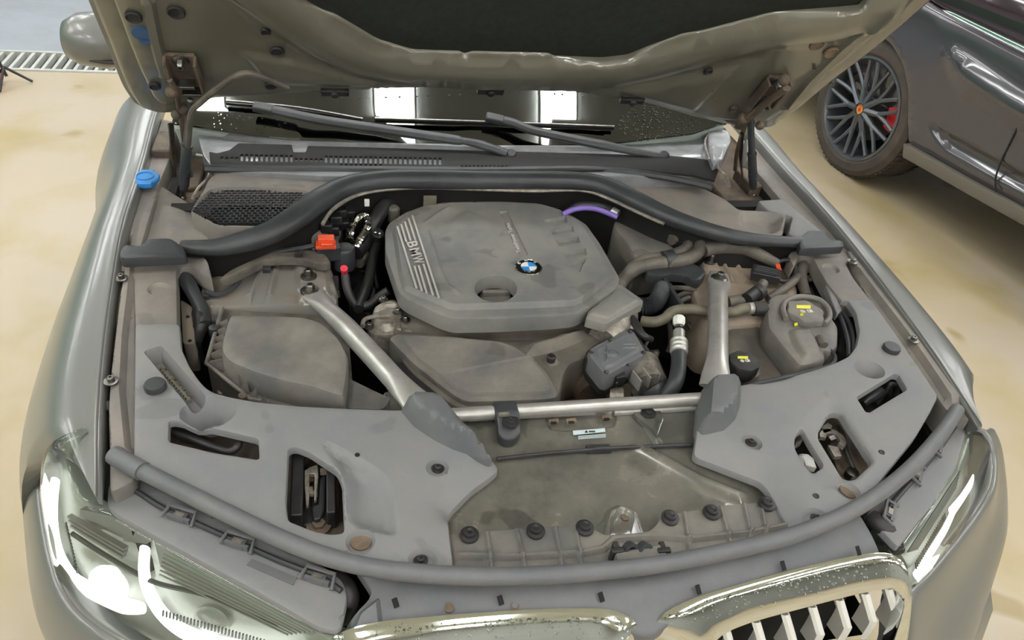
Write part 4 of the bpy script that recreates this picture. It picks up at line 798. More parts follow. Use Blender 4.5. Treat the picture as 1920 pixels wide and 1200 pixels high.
# intake hose right of the clamp
m = M(); m.tube([P(722, 757, .885), P(745, 765, .88), P(775, 772, .86)], .03, 14); one('intake_hose', m, 'hose', 'short black intake hose leaving the airbox under the left brace', 'hose')
# side members with cables, left
m = sheet(HZ(.90), [(338, 560), (362, 575), (366, 645), (342, 645)], .06, r=.002, grid=.02); lb = one('side_bracket', m, 'tower', 'upright grey bracket plate between the left cover and the airbox', 'bracket')
for q in ((352, 594), (356, 639)): m = M(); m.lathe(P(*q, .901), (0, 0, 1), [(.003, 0), (.003, .001), (0, .0008)], 10); build('bracket_hole', m, 'dark', lb)
m = M(); m.tube([P(*q) for q in ((340, 508, .92), (352, 530, .92), (365, 555, .915), (378, 580, .905), (385, 610, .90))], [.014, .014, .012, .013, .012], 12); one('wiring_harness', m, 'rubber', 'thick taped black wiring trunk beside the left strut tower', 'cable')
m = M(); m.tube([P(*q) for q in ((372, 585, .90), (378, 600, .90), (372, 625, .89), (362, 645, .885))], [.012, .015, .011, .012], 10); one('cable_wrap', m, 'foil', 'crumpled dark foil-wrapped cable between bracket and airbox', 'cable') if 0 else one('cable_wrap', m, 'black', 'crumpled black wrapped cable between the grey bracket and the airbox', 'cable')
m = M(); m.tube([P(*q) for q in ((385, 547, .915), (405, 552, .915), (430, 545, .915), (450, 525, .918), (462, 500, .922), (485, 482, .93), (520, 472, .94), (560, 466, .945), (590, 460, .95))], .0045, 8); one('cable', m, 'rubber', 'long thin black cable looping over the left strut tower to the seal', 'cable')
m = M(); m.tube([P(*q) for q in ((378, 560, .89), (392, 562, .9), (410, 556, .905))], .007, 8); one('cable_elbow', m, 'rubber', 'short cable elbow at the lower left of the left strut tower', 'cable')
m = sheet(HZ(.94), [(408, 524), (430, 505), (470, 487), (510, 470), (580, 466), (610, 474), (622, 492), (600, 494), (560, 482), (500, 484), (470, 500), (430, 520)], .012, r=.005, cr=.02, grid=.01); one('harness_tray', m, 'hose', 'dusty curved harness tray draped along the back of the left strut tower', 'cable tray')
for q, lab in (((500, 505), 0), ((560, 475), 1)):
    m = M(); m.box(P(*q, .948), (.007, 0, 0), (0, .006, 0), (0, 0, .005)); one('cable_clip', m, 'black', ('small black clip on the left harness tray near the long cable', 'small black clip on the left harness tray nearer the orange cap')[lab], 'clip', bevel=.001)
# ------------------------------------------------------------------ left rear of the engine
t = thing('jump_start_terminal', 'orange plastic terminal cap on a black block left of the engine cover', 'terminal', P(612, 460, .93))
m = M(); m.box(P(612, 452, .965), (.015, 0, 0), (0, .009, 0), (0, 0, .010)); m.box(P(611, 459, .955), (.019, 0, 0), (0, .012, 0), (0, 0, .004)); m.box(P(613, 458, .966), (.011, 0, 0), (0, .004, 0), (0, 0, .002)); build('terminal_cap', m, 'orange', t, bevel=.002)
m = M(); m.box(P(615, 470, .935), (.022, .003, 0), (-.003, .016, 0), (0, 0, .016)); m.lathe(P(645, 470, .93), (0, 0, 1), [(.021, -.04), (.021, .004), (.017, .01), (0, .012)], 20); build('terminal_block', m, 'rubber', t, bevel=.003)
m = M(); c = P(646, 511, .93); m.tube([c, P(645, 503, .945)], [.006, .007], 12); one('red_cap', m, 'red', 'small red rubber cap on a black cable left of the engine cover', 'cap')
def hose(name, l, r, material, lab, cat='hose', n=12, **kw): m = M(); m.tube([P(*q) for q in l], r, n, **kw); return one(name, m, material, lab, cat)
hose('battery_cable', [(647, 514, .925), (652, 545, .90), (668, 572, .88), (690, 572, .88), (712, 555, .89), (728, 545, .9)], .008, 'black', 'black cable curving down from the red cap toward the engine cover')
hose('rear_hose', [(668, 475, .90), (690, 440, .91), (705, 410, .93), (722, 385, .94), (745, 372, .93)], .016, 'black', 'thick black hose rising beside the foil-wrapped pipe')
hose('coolant_pipe', [(672, 580, .88), (690, 530, .88), (700, 480, .89), (712, 440, .90)], .010, 'black', 'thin black pipe close to the left side of the engine cover')
hose('vacuum_line', [(708, 540, .87), (702, 510, .88), (705, 480, .88)], .0035, 'black', 'very thin black line hugging the left side of the engine cover')
m = M(); pts, rs = spline([P(*q) for q in ((656, 452, .92), (660, 425, .93), (672, 407, .94), (686, 405, .94), (690, 425, .93), (678, 448, .92), (668, 465, .91))], [.008]*7, 8)
random.seed(2); m.tube(pts, [r*random.uniform(.85, 1.2) for r in rs], 10, smooth=False); one('foil_wrapped_pipe', m, 'foil', 'crumpled silver foil-wrapped pipe loop left of the engine cover', 'pipe', sharp=15)
m = M(); m.lathe(P(708, 440, .92), (.2, -.5, 1), [(.012, -.02), (.012, .006), (.006, .008), (0, .007)], 14); s = one('sensor_plug', m, 'black', 'black sensor plug with two bright pins beside the engine cover', 'plug')
for q in ((704, 436), (712, 438)): m = M(); m.ball(P(*q, .932), .0035); build('pin', m, 'chrome', s)
m = sheet(HZ(.87), [(650, 520), (672, 502), (700, 505), (715, 540), (700, 590), (665, 585), (652, 555)], .06, r=.01, cr=.02, grid=.012); one('black_reservoir', m, 'blackg', 'glossy black rounded tank deep between left tower and engine', 'tank')
m = M(); m.tube([P(670, 490, .87), P(700, 465, .87)], .016, 14); c = one('silver_coupling', m, 'cast', 'grey pipe coupling half hidden behind the black hoses', 'coupling'); m = M(); m.tube([P(682, 480, .875), P(687, 476, .875)], .018, 14); build('coupling_ring', m, 'steel', c)
m = M(); m.tube([P(629, 520, .9), P(631, 545, .89), P(632, 552, .885)], .006, 10); s = one('tower_connector', m, 'black', 'slim cable connector hanging at the right edge of the left tower', 'connector'); m = M(); m.tube([P(631, 548, .89), P(633, 562, .885)], .007, 10); build('connector_tip', m, 'chrome', s)
m = M(); m.box(P(688, 380, .975), (.005, 0, 0), (0, .004, 0), (0, 0, .007)); one('cream_clip', m, 'white', 'tiny cream clip under the left bend of the arched seal', 'clip', bevel=.001)
m = M(); m.box(P(806, 377, .955), (.014, 0, 0), (0, .004, 0), (0, 0, .012)); one('grey_tab', m, 'hoseg', 'grey tab standing behind the engine cover under the seal', 'tab', bevel=.001)
m = M(); m.lathe(P(738, 398, .93), (0, 0, 1), [(.013, -.02), (.013, .01), (.009, .014), (0, .015)], 18); one('rear_stud_cap', m, 'hose', 'dusty round cap at the rear left corner of the engine cover', 'cap')
random.seed(11); m = M()
for q in ((612, 425, .93), (630, 410, .94), (640, 398, .94), (625, 430, .92), (645, 420, .92), (655, 400, .93)): m.box(P(*q), (.012, random.uniform(-.004, .004), 0), (0, .012, 0), (0, 0, .010))
one('wiring_blocks', m, 'black', 'cluster of small dark wiring blocks under the seal, behind the orange cap', 'wiring', kind='stuff', bevel=.003)
# cast housing, lower left of the cover
t = thing('cast_housing', 'pale grey cast metal housing just below the left corner of the engine cover', 'engine part', P(725, 600, .88))
m = sheet(HZ(.905), [(695, 590), (702, 574), (720, 560), (742, 557), (752, 572), (758, 588), (735, 592), (715, 594), (700, 600)], .05, r=.010, cr=.015, grid=.006, feats=[ridge(uv(HZ(.905), [(705, 580), (725, 572), (748, 572)]), .008, .006)]); build('upper_casting', m, 'cast', t)
m = sheet(HZ(.885), [(690, 608), (710, 600), (765, 592), (775, 610), (778, 625), (740, 628), (700, 628), (688, 620)], .06, r=.008, cr=.012, grid=.006, feats=[dome(HZ(.885).hit(725, 610), .018, .010), ridge(uv(HZ(.885), [(745, 600), (748, 622)]), .007, .008)]); build('lower_casting', m, 'cast', t)
for q in ((719, 563), (745, 585), (760, 600), (692, 613)): bolt('casting_bolt', P(*q, .908 if q[1] < 590 else .895), t, .006, .006)
m = M(); m.tube([P(*q, .905) for q in ((680, 612), (683, 600), (700, 594), (730, 592))], .004, 8); build('metal_line', m, 'cast', t)
# ------------------------------------------------------------------ right side of the engine
hose('purple_hose', [(1055, 402, .955), (1075, 393, .965), (1100, 390, .968), (1125, 394, .965), (1157, 407, .955)], .006, 'purple', 'purple hose arching out behind the right rear of the engine cover')
m = M(); a, b = P(1147, 396, .958), P(1158, 403, .955); m.tube([a, b], .0115, 16); one('hose_clamp', m, 'alu', 'silver clamp on the end of the purple hose', 'clamp')
hose('rear_right_hose', [(1062, 398, .94), (1090, 385, .95), (1130, 388, .955), (1150, 398, .955)], .009, 'rubber', 'black hose directly behind the purple hose')
m = sheet(HZ(.925), [(1150, 425), (1155, 402), (1165, 396), (1203, 397), (1220, 410), (1265, 462), (1262, 470), (1210, 478), (1192, 482), (1172, 450)], .10, r=.008, cr=.015, grid=.012)
bx = one('control_box', m, 'box', 'tall dusty black box right of the engine cover, under the seal', 'box'); m = M(); m.prism([P(*q, .9255) for q in ((1192, 432), (1210, 431), (1195, 424))], (0, 0, .0006)); build('scratch_mark', m, 'trim2', bx)
hose('heater_hose', [(1150, 555, .88), (1165, 530, .89), (1185, 508, .915), (1215, 497, .925), (1250, 492, .93), (1290, 485, .935), (1310, 470, .94), (1312, 450, .945), (1295, 436, .95), (1268, 430, .95)], .0145, 'hose', 'long thick heater hose snaking around the control box')
hose('heater_hose', [(1160, 545, .87), (1178, 510, .90), (1200, 490, .92), (1240, 482, .93), (1280, 470, .935), (1290, 455, .938), (1275, 445, .94), (1258, 450, .94)], .012, 'hose', 'second, inner heater hose nested inside the long one')
for q, r, l in (((1252, 488, .93), .021, 'wide black clamp joining the two heater hoses'), ((1262, 427, .955), .016, 'ring clamp at the far end of the long heater hose')):
    c = P(*q); m = M(); m.tube([c-Vector((.012, .002, 0)), c+Vector((.012, .002, 0))], r, 18); one('hose_clip', m, 'rubber', l, 'clamp', bevel=.002)
m = sheet(HZ(.925), [(1212, 505), (1225, 502), (1300, 492), (1322, 504), (1325, 512), (1312, 525), (1298, 523), (1285, 514), (1260, 512), (1245, 517), (1225, 514), (1212, 512)], .016, r=.005, cr=.008, grid=.008, feats=[]); one('wavy_bracket', m, 'rubber', 'wavy grey-edged plate between the heater hoses and the right brace', 'bracket')
# corrugated hose
pts, _ = spline([P(*q) for q in ((1192, 572, .90), (1210, 575, .905), (1228, 568, .908), (1238, 552, .908), (1242, 540, .905))], [1]*5, 30); m = M(); m.tube(pts, [.0155+.0022*math.sin(i*math.pi/2.0) for i in range(len(pts))], 14, smooth=False); one('corrugated_hose', m, 'rubber', 'ribbed corrugated black hose emerging beside the cover corner wing', 'hose')
m = M(); m.box(P(1258, 570, .89), (.004, .002, 0), (-.002, .05, 0), (0, 0, .03)); m.box(P(1250, 538, .915), (.012, 0, 0), (0, .007, 0), (0, 0, .005)); one('cable_bracket', m, 'rubber', 'upright black bracket plate beside the corrugated hose', 'bracket', bevel=.002)
hose('coolant_hose', [(1203, 602, .90), (1225, 604, .905), (1245, 598, .91), (1262, 584, .915), (1290, 580, .918), (1340, 585, .918), (1375, 585, .92), (1395, 578, .925), (1440, 580, .925)], .0105, 'hoseg', 'olive coolant hose running left to right behind the right brace')
for (x, y, l, mt, r) in ((1408, 578, 'silver band clamp on the olive coolant hose', 'alu', .0118), (1424, 580, 'black quick coupling where the olive hose meets the coolant tank', 'black', .0135)):
    c = P(x, y, .926); m = M(); m.tube([c-Vector((.006 if mt == 'alu' else .013, 0, 0)), c+Vector((.006 if mt == 'alu' else .013, 0, 0))], r, 18); one('hose_coupling', m, mt, l, 'coupling')
for k, (l, lab) in enumerate((([(1262, 540, .89), (1290, 541, .90), (1310, 550, .89), (1318, 575, .88)], 'uppermost of the thin cables left of the right brace'), ([(1270, 556, .88), (1290, 548, .89), (1305, 553, .885), (1312, 580, .87)], 'middle thin cable arching left of the right brace'),
    ([(1262, 578, .88), (1278, 564, .89), (1292, 558, .89)], 'short straight cable crossing toward the black bracket plate'), ([(1297, 574, .88), (1312, 565, .89), (1330, 556, .895)], 'short cable tucked against the right brace'),
    ([(1255, 600, .86), (1258, 640, .82), (1252, 660, .8)], 'cable dropping into the dark left of the silver pipe'), ([(1290, 605, .85), (1300, 618, .84), (1312, 622, .84)], 'small curled cable right of the white valve cap'),
    ([(1322, 600, .85), (1318, 640, .82), (1325, 690, .78)], 'cable hanging down along the left of the right brace'))): hose('cable', l, .0055, 'hose', lab, 'cable', 8)
# silver air-conditioning line
t = thing('air_conditioning_line', 'upright silver pipe with ribbed collar and black hose, left of the right brace', 'pipe', P(1273, 640, .9))
m = M(); m.tube([P(1273, 622, .94), P(1273, 668, .935)], .0105, 18); build('pipe', m, 'alu', t)
m = M(); c0, c1 = P(1273, 640, .937), P(1273, 664, .935); pts = [c0.lerp(c1, k/40) for k in range(41)]; m.tube(pts, [.0145+.0016*math.sin(k*math.pi*2*3/40) for k in range(41)], 20, smooth=False); build('ribbed_collar', m, 'alu', t)
m = M(); m.tube([P(1273, 616, .942), P(1273, 606, .944)], .007, 14); build('neck', m, 'steel', t)
m = M(); d = (P(1273, 598, .95)-P(1273, 610, .944)).normalized(); m.lathe(P(1273, 610, .944), d, [(.009, 0), (.0115, .004), (.0115, .014), (.009, .018), (0, .018)], 8); build('valve_cap', m, 'white', t, 'white valve cap')
m = M(); m.tube([P(*q) for q in ((1273, 664, .934), (1272, 690, .93), (1266, 718, .92), (1250, 742, .90), (1235, 756, .88))], .0135, 16); build('black_hose', m, 'rubber', t, 'black hose section')
# throttle actuator with pipe
t = thing('throttle_actuator', 'dark grey ribbed actuator box with corner screws below the cover corner wing', 'actuator', P(1160, 660, .9))
AP = HZ(.925)
m = sheet(AP, [(1102, 656), (1120, 645), (1180, 617), (1190, 622), (1211, 659), (1207, 666), (1140, 702), (1131, 699), (1106, 668)], .035, r=.003, cr=.006, grid=.008, feats=[area(uv(AP, [(1114, 658), (1145, 640), (1180, 624), (1200, 658), (1150, 688), (1135, 692), (1118, 672)]), .005, .004), dome(AP.hit(1147, 668), .010, .004), ridge(uv(AP, [(1170, 650), (1195, 650)]), .0015, .002), ridge(uv(AP, [(1172, 656), (1195, 656)]), .0015, .002), ridge(uv(AP, [(1137, 655), (1137, 680)]), .0015, .003)]); build('lid', m, 'seal', t)
m = sheet(HZ(.915), [(1098, 657), (1120, 642), (1182, 613), (1195, 620), (1216, 660), (1210, 671), (1140, 708), (1128, 704), (1102, 672)], .04, r=.004, grid=.02); build('body', m, 'black', t)
for q in ((1108, 660), (1145, 639), (1182, 622), (1207, 661), (1179, 685), (1137, 698)): bolt('lid_screw', P(*q, .926), t, .003, .002)
m = M(); m.tube([P(1165, 590, .90), P(1150, 615, .90), P(1130, 640, .895)], [.034, .034, .03], 18); m.lathe(P(1191, 615, .91), (1, -.3, .2), [(.009, -.01), (.009, .008), (.005, .008)], 14); one('intake_pipe', m, 'cast', 'pale cast aluminium pipe between corner wing and actuator box', 'pipe')
m = M(); m.box(P(1160, 706, .90), (.010, .002, 0), (0, .012, 0), (0, 0, .010)); m.box(P(1152, 712, .895), (.003, 0, 0), (0, .014, 0), (0, 0, .006)); build('connector', m, 'black', t, bevel=.002)
m = M(); m.tube([P(*q) for q in ((1175, 585, .915), (1190, 605, .92), (1205, 628, .92), (1222, 637, .91))], [.008, .008, .007, .006], 12); m.tube([P(*q) for q in ((1215, 640, .91), (1210, 650, .905), (1218, 660, .90), (1228, 662, .90))], .0035, 8); m.box(P(1226, 664, .90), (.009, .001, 0), (0, .005, 0), (0, 0, .006)); sc = one('sensor_cable', m, 'black', 'black cable with a grey end plug running down beside the actuator box', 'cable', bevel=0); m = M(); m.box(P(1230, 665, .905), (.003, 0, 0), (0, .004, 0), (0, 0, .004)); build('pale_tip', m, 'hoseg', sc)
t = thing('charge_hose', 'fat black charge hose with a bright metal collar below the actuator box', 'hose', P(1215, 710, .87))
m = M(); a, b = P(1202, 684, .885), P(1219, 727, .885); m.tube([a, b], .033, 24); build('metal_collar', m, 'cast', t)
m = M(); m.tube([b, P(1224, 735, .88), P(1228, 745, .87), P(1240, 775, .84)], [.032, .032, .032, .032], 22); build('hose', m, 'rubber', t)
for k in range(3): q = P(1192+k*18, 714-k*6, .905); m = M(); m.box(q, (.0012, .0005, 0), (-.003, .014, .0), (0, 0, .012)); build('collar_lug', m, 'alu', t)
m = M(); m.tube([P(1140, 745, .86), P(1165, 748, .86)], .02, 16); one('lower_coupling', m, 'cast', 'ribbed metal coupling in the shade just above the cross tube', 'coupling')
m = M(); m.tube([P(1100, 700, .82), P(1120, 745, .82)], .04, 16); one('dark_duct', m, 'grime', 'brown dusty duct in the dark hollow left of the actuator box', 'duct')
# ------------------------------------------------------------------ coolant tanks
RS = HZ(.935)
t = thing('coolant_tank', 'dark coolant expansion tank with a finned edge and large star-shaped cap', 'reservoir', P(1500, 620, .93))
ring = [(1511+44*math.cos(a)+7, 580+27*math.sin(a)) for a in np.linspace(0, 2*math.pi, 26, endpoint=False)]
m = sheet(RS, [(1442, 556), (1460, 548), (1515, 551), (1545, 567), (1560, 592), (1574, 612), (1573, 650), (1560, 660), (1545, 655), (1552, 672), (1525, 682), (1500, 686), (1470, 650), (1440, 612), (1438, 580)], .07, r=.010, cr=.012, grid=.010, feats=[dome(RS.hit(1514, 582), .046, -.012, .8, ry=.043), area(uv(RS, [(1475, 618), (1520, 615), (1535, 640), (1545, 672), (1505, 678), (1485, 650)]), .008, .012)]); build('tank_body', m, 'box', t)
m = M()
for k in range(24): a = P(1437+k*2.9, 606+k*3.35, .905); m.box(a, (.0015, 0, 0), (0, .001, 0), (0, 0, .008))
for k in range(6): m.box(P(1506+k*6, 688-k*2, .905), (.0015, 0, 0), (0, .001, 0), (0, 0, .008))
build('edge_fins', m, 'hose', t, kind='stuff', flat=True)
m = sheet(HZ(.90), [(1432, 606), (1442, 602), (1512, 685), (1552, 674), (1565, 668), (1560, 690), (1500, 705), (1480, 690)], .03, r=.003, grid=.02); build('lower_flange', m, 'black', t)
def cap(px, z, r, h, n, parent, key, star=0):
    c = P(*px, z); vs = []; N = 48; m = M(); prof = [(1., -h), (1., -.003), (.94, 0), (.0, .001)]; rows = []
    for q, hh in prof: rows.append([c+Vector((r*q*(1+star*math.cos(n*2*math.pi*k/N))*math.cos(2*math.pi*k/N), r*q*(1+star*math.cos(n*2*math.pi*k/N))*math.sin(2*math.pi*k/N), hh)) for k in range(N+1)])
    m.loft(rows); cp = build('cap', m, key, parent, sharp=45)
    def fp(x, y, dz=.0015): return P(px[0]+x, px[1]+y, z+dz)
    k = r/.037
    m = M(); m.prism([fp(-18*k, -11*k), fp(9*k, -11*k), fp(9*k, -4*k), fp(-18*k, -5*k)], (0, 0, .0005)); build('yellow_label', m, 'yellow', cp, 'yellow label', flat=True)
    m = M(); q = fp(-6*k, 1*k); m.lathe(q, (0, 0, 1), [(.005*k, 0), (.005*k, .0005), (.0038*k, .0005), (.0038*k, 0)], 20); m.box(q, (.002*k, 0, 0), (0, .0006, 0), (0, 0, .0004)); m.box(q+Vector((0, .0015*k, 0)), (.0015*k, 0, 0), (0, .0005, 0), (0, 0, .0004)); m.box(q-Vector((0, .0015*k, 0)), (.0015*k, 0, 0), (0, .0005, 0), (0, 0, .0004)); build('caution_symbol', m, 'white', cp, 'printed round symbol', flat=True)
    m = M(); q = fp(8*k, 0)
    for sx in (-1, 0, 1): m.box(q+Vector((sx*.0048*k, 0, 0)), (.0006, 0, 0), (0, .0036*k, 0), (0, 0, .0003))
    for sy in (-1, 1): m.box(q+Vector((0, sy*.0036*k, 0)), (.0048*k, 0, 0), (0, .0005, 0), (0, 0, .0003))
    m.box(q+Vector((.0022*k, 0, 0)), (.0012*k, 0, 0), (0, .0016*k, 0), (0, 0, .0003)); build('manual_symbol', m, 'white', cp, 'printed book symbol', flat=True)
    return cp
cp = cap((1511, 583), .948, .036, .012, 6, t, 'box', .07)
m = M(); m.tube([P(*q, .942) for q in ((1474, 598), (1468, 578), (1478, 562), (1505, 556), (1535, 562), (1552, 578), (1555, 596), (1545, 607))], .0055, 10); build('guard_ring', m, 'box', t)
for q, z in (((1503, 590), .9565), ((1492, 609), .937)): m = M(); m.prism([P(q[0]-3, q[1]-2, z-.006*(z > .95)), P(q[0]+3, q[1]-3, z), P(q[0]+3, q[1]+2, z), P(q[0]-3, q[1]+3, z)], (0, 0, .002)); build('yellow_dot', m, 'yellow', t, 'small yellow mark', flat=True)
m = M(); m.tube([P(*q) for q in ((1540, 637, .93), (1550, 650, .93), (1565, 668, .93), (1560, 684, .93), (1530, 694, .93), (1480, 706, .955), (1430, 717, .955), (1405, 722, .95))], .004, 8); one('overflow_line', m, 'rubber', 'thin grey line leaving the coolant tank along the edge of the right cover', 'hose')
m = M(); m.tube([P(1535, 633, .94), P(1545, 648, .94)], .008, 12); one('line_connector', m, 'hose', 'ribbed connector on the thin line beside the coolant tank', 'connector')
t = thing('secondary_coolant_tank', 'flat olive-grey tank right of the right brace with a smaller black cap', 'reservoir', P(1410, 660, .9))
T2 = HZ(.89)
m = sheet(T2, [(1360, 592), (1400, 590), (1422, 600), (1438, 625), (1443, 655), (1470, 692), (1475, 712), (1420, 725), (1362, 725)], .10, r=.012, cr=.02, grid=.014); build('tank_body', m, 'olive', t)
m = M(); m.lathe(P(1398, 700, .92), (0, 0, 1), [(.031, -.05), (.030, -.02), (.024, .0), (.022, .01)], 28); build('filler_neck', m, 'hose', t)
cap((1396, 676), .95, .0265, .024, 8, t, 'black', .025)
# cables and connectors, right rear
hose('wiring_harness', [(1505, 482, .925), (1505, 500, .92), (1502, 520, .915), (1512, 555, .90)], [.014, .013, .012, .010], 'hose', 'thick wiring trunk diving down at the rear right, beside the right side trim')
hose('wiring_branch', [(1500, 515, .915), (1485, 530, .92), (1465, 545, .92), (1440, 560, .915)], .0085, 'hose', 'side branch of the wiring trunk running to the coolant tank')
hose('ribbed_pipe', [(1365, 568, .91), (1395, 562, .915), (1420, 545, .92), (1432, 530, .925)], [.014, .013, .011, .010], 'hose', 'dark pipe from behind the right brace to the wiring connector')
hose('harness_trough', [(1320, 470, .94), (1350, 462, .945), (1395, 465, .945), (1425, 478, .945), (1458, 495, .94)], [.014, .017, .016, .013, .010], 'hose', 'dusty harness sleeve behind the right strut tower ending in bare copper wires')
m = M()
for k in range(4): m.tube([P(1454+k*2.4, 492+k, .945), P(1457+k*2.4, 503+k, .94)], .0012, 6)
one('copper_wires', m, 'orange', 'short bunch of copper-coloured wires at the sleeve end', 'wires', kind='stuff')
m = M(); c = P(1435, 515, .925); m.box(c, (.026, -.012, 0), (.008, .016, 0), (0, 0, .010)); cn = one('wiring_connector', m, 'black', 'large black wiring connector on the right strut tower', 'connector', bevel=.002)
for k in range(3): m = M(); m.box(c+Vector((.006*k-.006, .006*k-.008, .012)), (.022, -.010, 0), (.001, .002, 0), (0, 0, .002)); build('connector_rib', m, 'rubber', cn)
hose('cable_loop', [(1450, 502, .93), (1462, 490, .94), (1480, 488, .94), (1490, 500, .93), (1488, 520, .92), (1470, 528, .92), (1455, 522, .925)], .0045, 'black', 'black cable loop beside the large wiring connector')
m = M(); m.tube([P(1400, 562, .925), P(1418, 548, .927)], .013, 14); m.tube([P(1418, 552, .925), P(1426, 545, .927)], .016, 14); one('pipe_coupling', m, 'black', 'ridged black coupling just behind the coolant tank corner', 'coupling')
m = M(); m.box(P(1519, 522, .91), (.008, .002, 0), (0, .008, 0), (0, 0, .003)); sb2 = one('square_bracket', m, 'hose', 'small square bracket with a hole right of the wiring trunk', 'bracket', bevel=.001); m = M(); m.lathe(P(1518, 520, .914), (0, 0, 1), [(.003, 0), (.003, .0008), (0, .0004)], 10); build('bracket_hole', m, 'dark', sb2)
m = sheet(HZ(.88), [(1508, 545), (1535, 520), (1552, 560), (1535, 575)], .05, r=.004, grid=.02); one('inner_wing_patch', m, 'grime', 'rusty inner wing metal behind the coolant tank', 'inner wing')
m = M(); m.prism([P(*q, .94) for q in ((1548, 534), (1557, 533), (1580, 580), (1570, 588))], (0, 0, -.02)); cs = one('cable_sleeve', m, 'trim', 'straight grey cable sleeve beside the coolant tank', 'cable sleeve', bevel=.003)
hose('release_cable', [(1573, 585, .93), (1582, 610, .93), (1590, 640, .93), (1592, 668, .93)], .0045, 'rubber', 'inner of two thin cables leaving the grey sleeve')
hose('release_cable', [(1577, 583, .93), (1592, 605, .93), (1600, 635, .93), (1600, 662, .93)], .0045, 'rubber', 'outer of two thin cables leaving the grey sleeve')
m = sheet(HZ(.90), [(1520, 482), (1534, 486), (1560, 536), (1600, 600), (1605, 640), (1590, 668), (1570, 660), (1578, 620), (1555, 580), (1530, 530)], .05, r=.003, grid=.02); one('inner_wing_channel', m, 'black', 'dark channel between the coolant tank and the right side trim', 'channel')
# ------------------------------------------------------------------ things inside the cover windows
def lay(z, px, th, key, name, lab, cat, r=.002, **kw): return one(name, sheet(HZ(z), px, th, r=r, grid=.02), key, lab, cat, **kw)
lay(.90, [(300, 775), (500, 800), (505, 880), (300, 850)], .02, 'grime', 'metal_panel', 'rusty dusty inner panel seen through the rectangular window of the left cover', 'panel')
hose('bowden_cable', [(325, 810, .925), (360, 823, .925), (400, 838, .925), (430, 846, .925), (445, 838, .93), (452, 818, .93)], .0055, 'black', 'black cable lying inside the rectangular window of the left cover', 'cable')
lay(.895, [(525, 825), (650, 870), (655, 1010), (525, 980)], .02, 'grime', 'latch_support', 'dusty brown support metal around the left latch', 'panel')
t = thing('bonnet_latch', 'left bonnet latch with bright plated hook in the tall window of the left cover', 'latch', P(590, 920, .9))
m = M(); m.box(P(560, 930, .90), (.008, 0, 0), (0, .055, 0), (0, 0, .03)); m.box(P(622, 925, .90), (.006, 0, 0), (0, .055, 0), (0, 0, .03)); m.box(P(592, 935, .895), (.02, 0, 0), (0, .05, 0), (0, 0, .01)); build('latch_body', m, 'black', t, bevel=.002)
m = M(); m.prism([P(*q, .925) for q in ((571, 882), (580, 876), (596, 870), (597, 888), (593, 935), (589, 938), (590, 888), (580, 888), (579, 945), (574, 948), (571, 910))], (0, 0, -.008)); build('hook', m, 'cast', t, 'bright plated hook', bevel=.001)
m = M(); m.prism([P(*q, .922) for q in ((577, 912), (586, 912), (587, 920), (595, 920), (595, 927), (580, 926))], (0, 0, -.006)); m.box(P(609, 884, .925), (.006, 0, 0), (0, .003, 0), (0, 0, .004)); build('pawl', m, 'cast', t)
m = M(); m.prism([P(*q, .915) for q in ((600, 895), (610, 890), (608, 955), (600, 972), (588, 975), (585, 950), (596, 945))], (0, 0, -.01)); build('lever', m, 'rubber', t, bevel=.002)
for q in ((562, 860), (598, 985)): bolt('latch_bolt', P(*q, .902), t, .011, .005, 'grime')
m = M(); m.lathe(P(581, 892, .91), (0, 1, 0), [(.006, -.008), (.006, .008)], 12); build('spring', m, 'rust', t)
lay(.895, [(1530, 760), (1585, 762), (1645, 870), (1600, 905), (1575, 895)], .02, 'grime', 'latch_support', 'dusty brown support metal around the right latch', 'panel')
t = thing('bonnet_latch', 'right bonnet latch with yellow tag in the long window of the right cover', 'latch', P(1570, 830, .9))
c = P(1562, 822, .925); m = M(); rows = []
for r in (.011, .021):
    rows.append([c+Vector((r*math.cos(a), r*math.sin(a), 0)) for a in np.linspace(-1.2, 2.9, 18)])
m.loft(rows, thick=(0, 0, -.007)); m.prism([P(*q, .925) for q in ((1541, 800), (1552, 793), (1560, 797), (1558, 808), (1545, 812))], (0, 0, -.007)); m.prism([P(*q, .925) for q in ((1553, 835), (1572, 838), (1578, 855), (1565, 856))], (0, 0, -.007)); build('hook', m, 'cast', t, 'pale plated hook')
m = M(); m.box(c+Vector((-.004, -.003, 0)), (.007, .002, 0), (0, .004, 0), (0, 0, .006)); m.tube([P(1570, 800, .92), P(1580, 815, .92), P(1588, 850, .915), P(1600, 878, .91)], .0035, 8); m.lathe(P(1598, 886, .91), (0, 0, 1), [(.010, -.01), (.010, .002), (.005, .004), (0, .003)], 14); build('lever', m, 'steel', t)
m = M(); m.prism([P(*q, .928) for q in ((1580, 783), (1586, 784), (1594, 795), (1598, 806), (1588, 808))], (0, 0, -.002)); build('yellow_tag', m, 'yellow', t, 'yellow tag', flat=True)
lay(.86, [(1485, 795), (1550, 795), (1560, 890), (1490, 885)], .02, 'dark', 'hollow_shade_sheet', 'dark sheet painted as shade below the small triangular window of the right cover', 'panel')  # near-black sheet gives the window its deep shade by colour
m = M(); m.lathe(P(1511, 864, .90), (0, 0, 1), [(.014, -.012), (.015, .0), (.012, .004), (.006, .006), (0, .005)], 7); m.box(P(1516, 872, .90), (.008, -.003, 0), (.002, .008, 0), (0, 0, .006)); one('white_bulb_cap', m, 'white', 'white plastic knob inside the small triangular window of the right cover', 'knob', bevel=.001)
m = sheet(HZ(.92), [(1491, 822), (1500, 806), (1508, 815), (1506, 826), (1492, 834)], .01, r=.002, grid=.01); one('plated_tab', m, 'cast', 'plated tab at the top of the small triangular window of the right cover', 'tab')
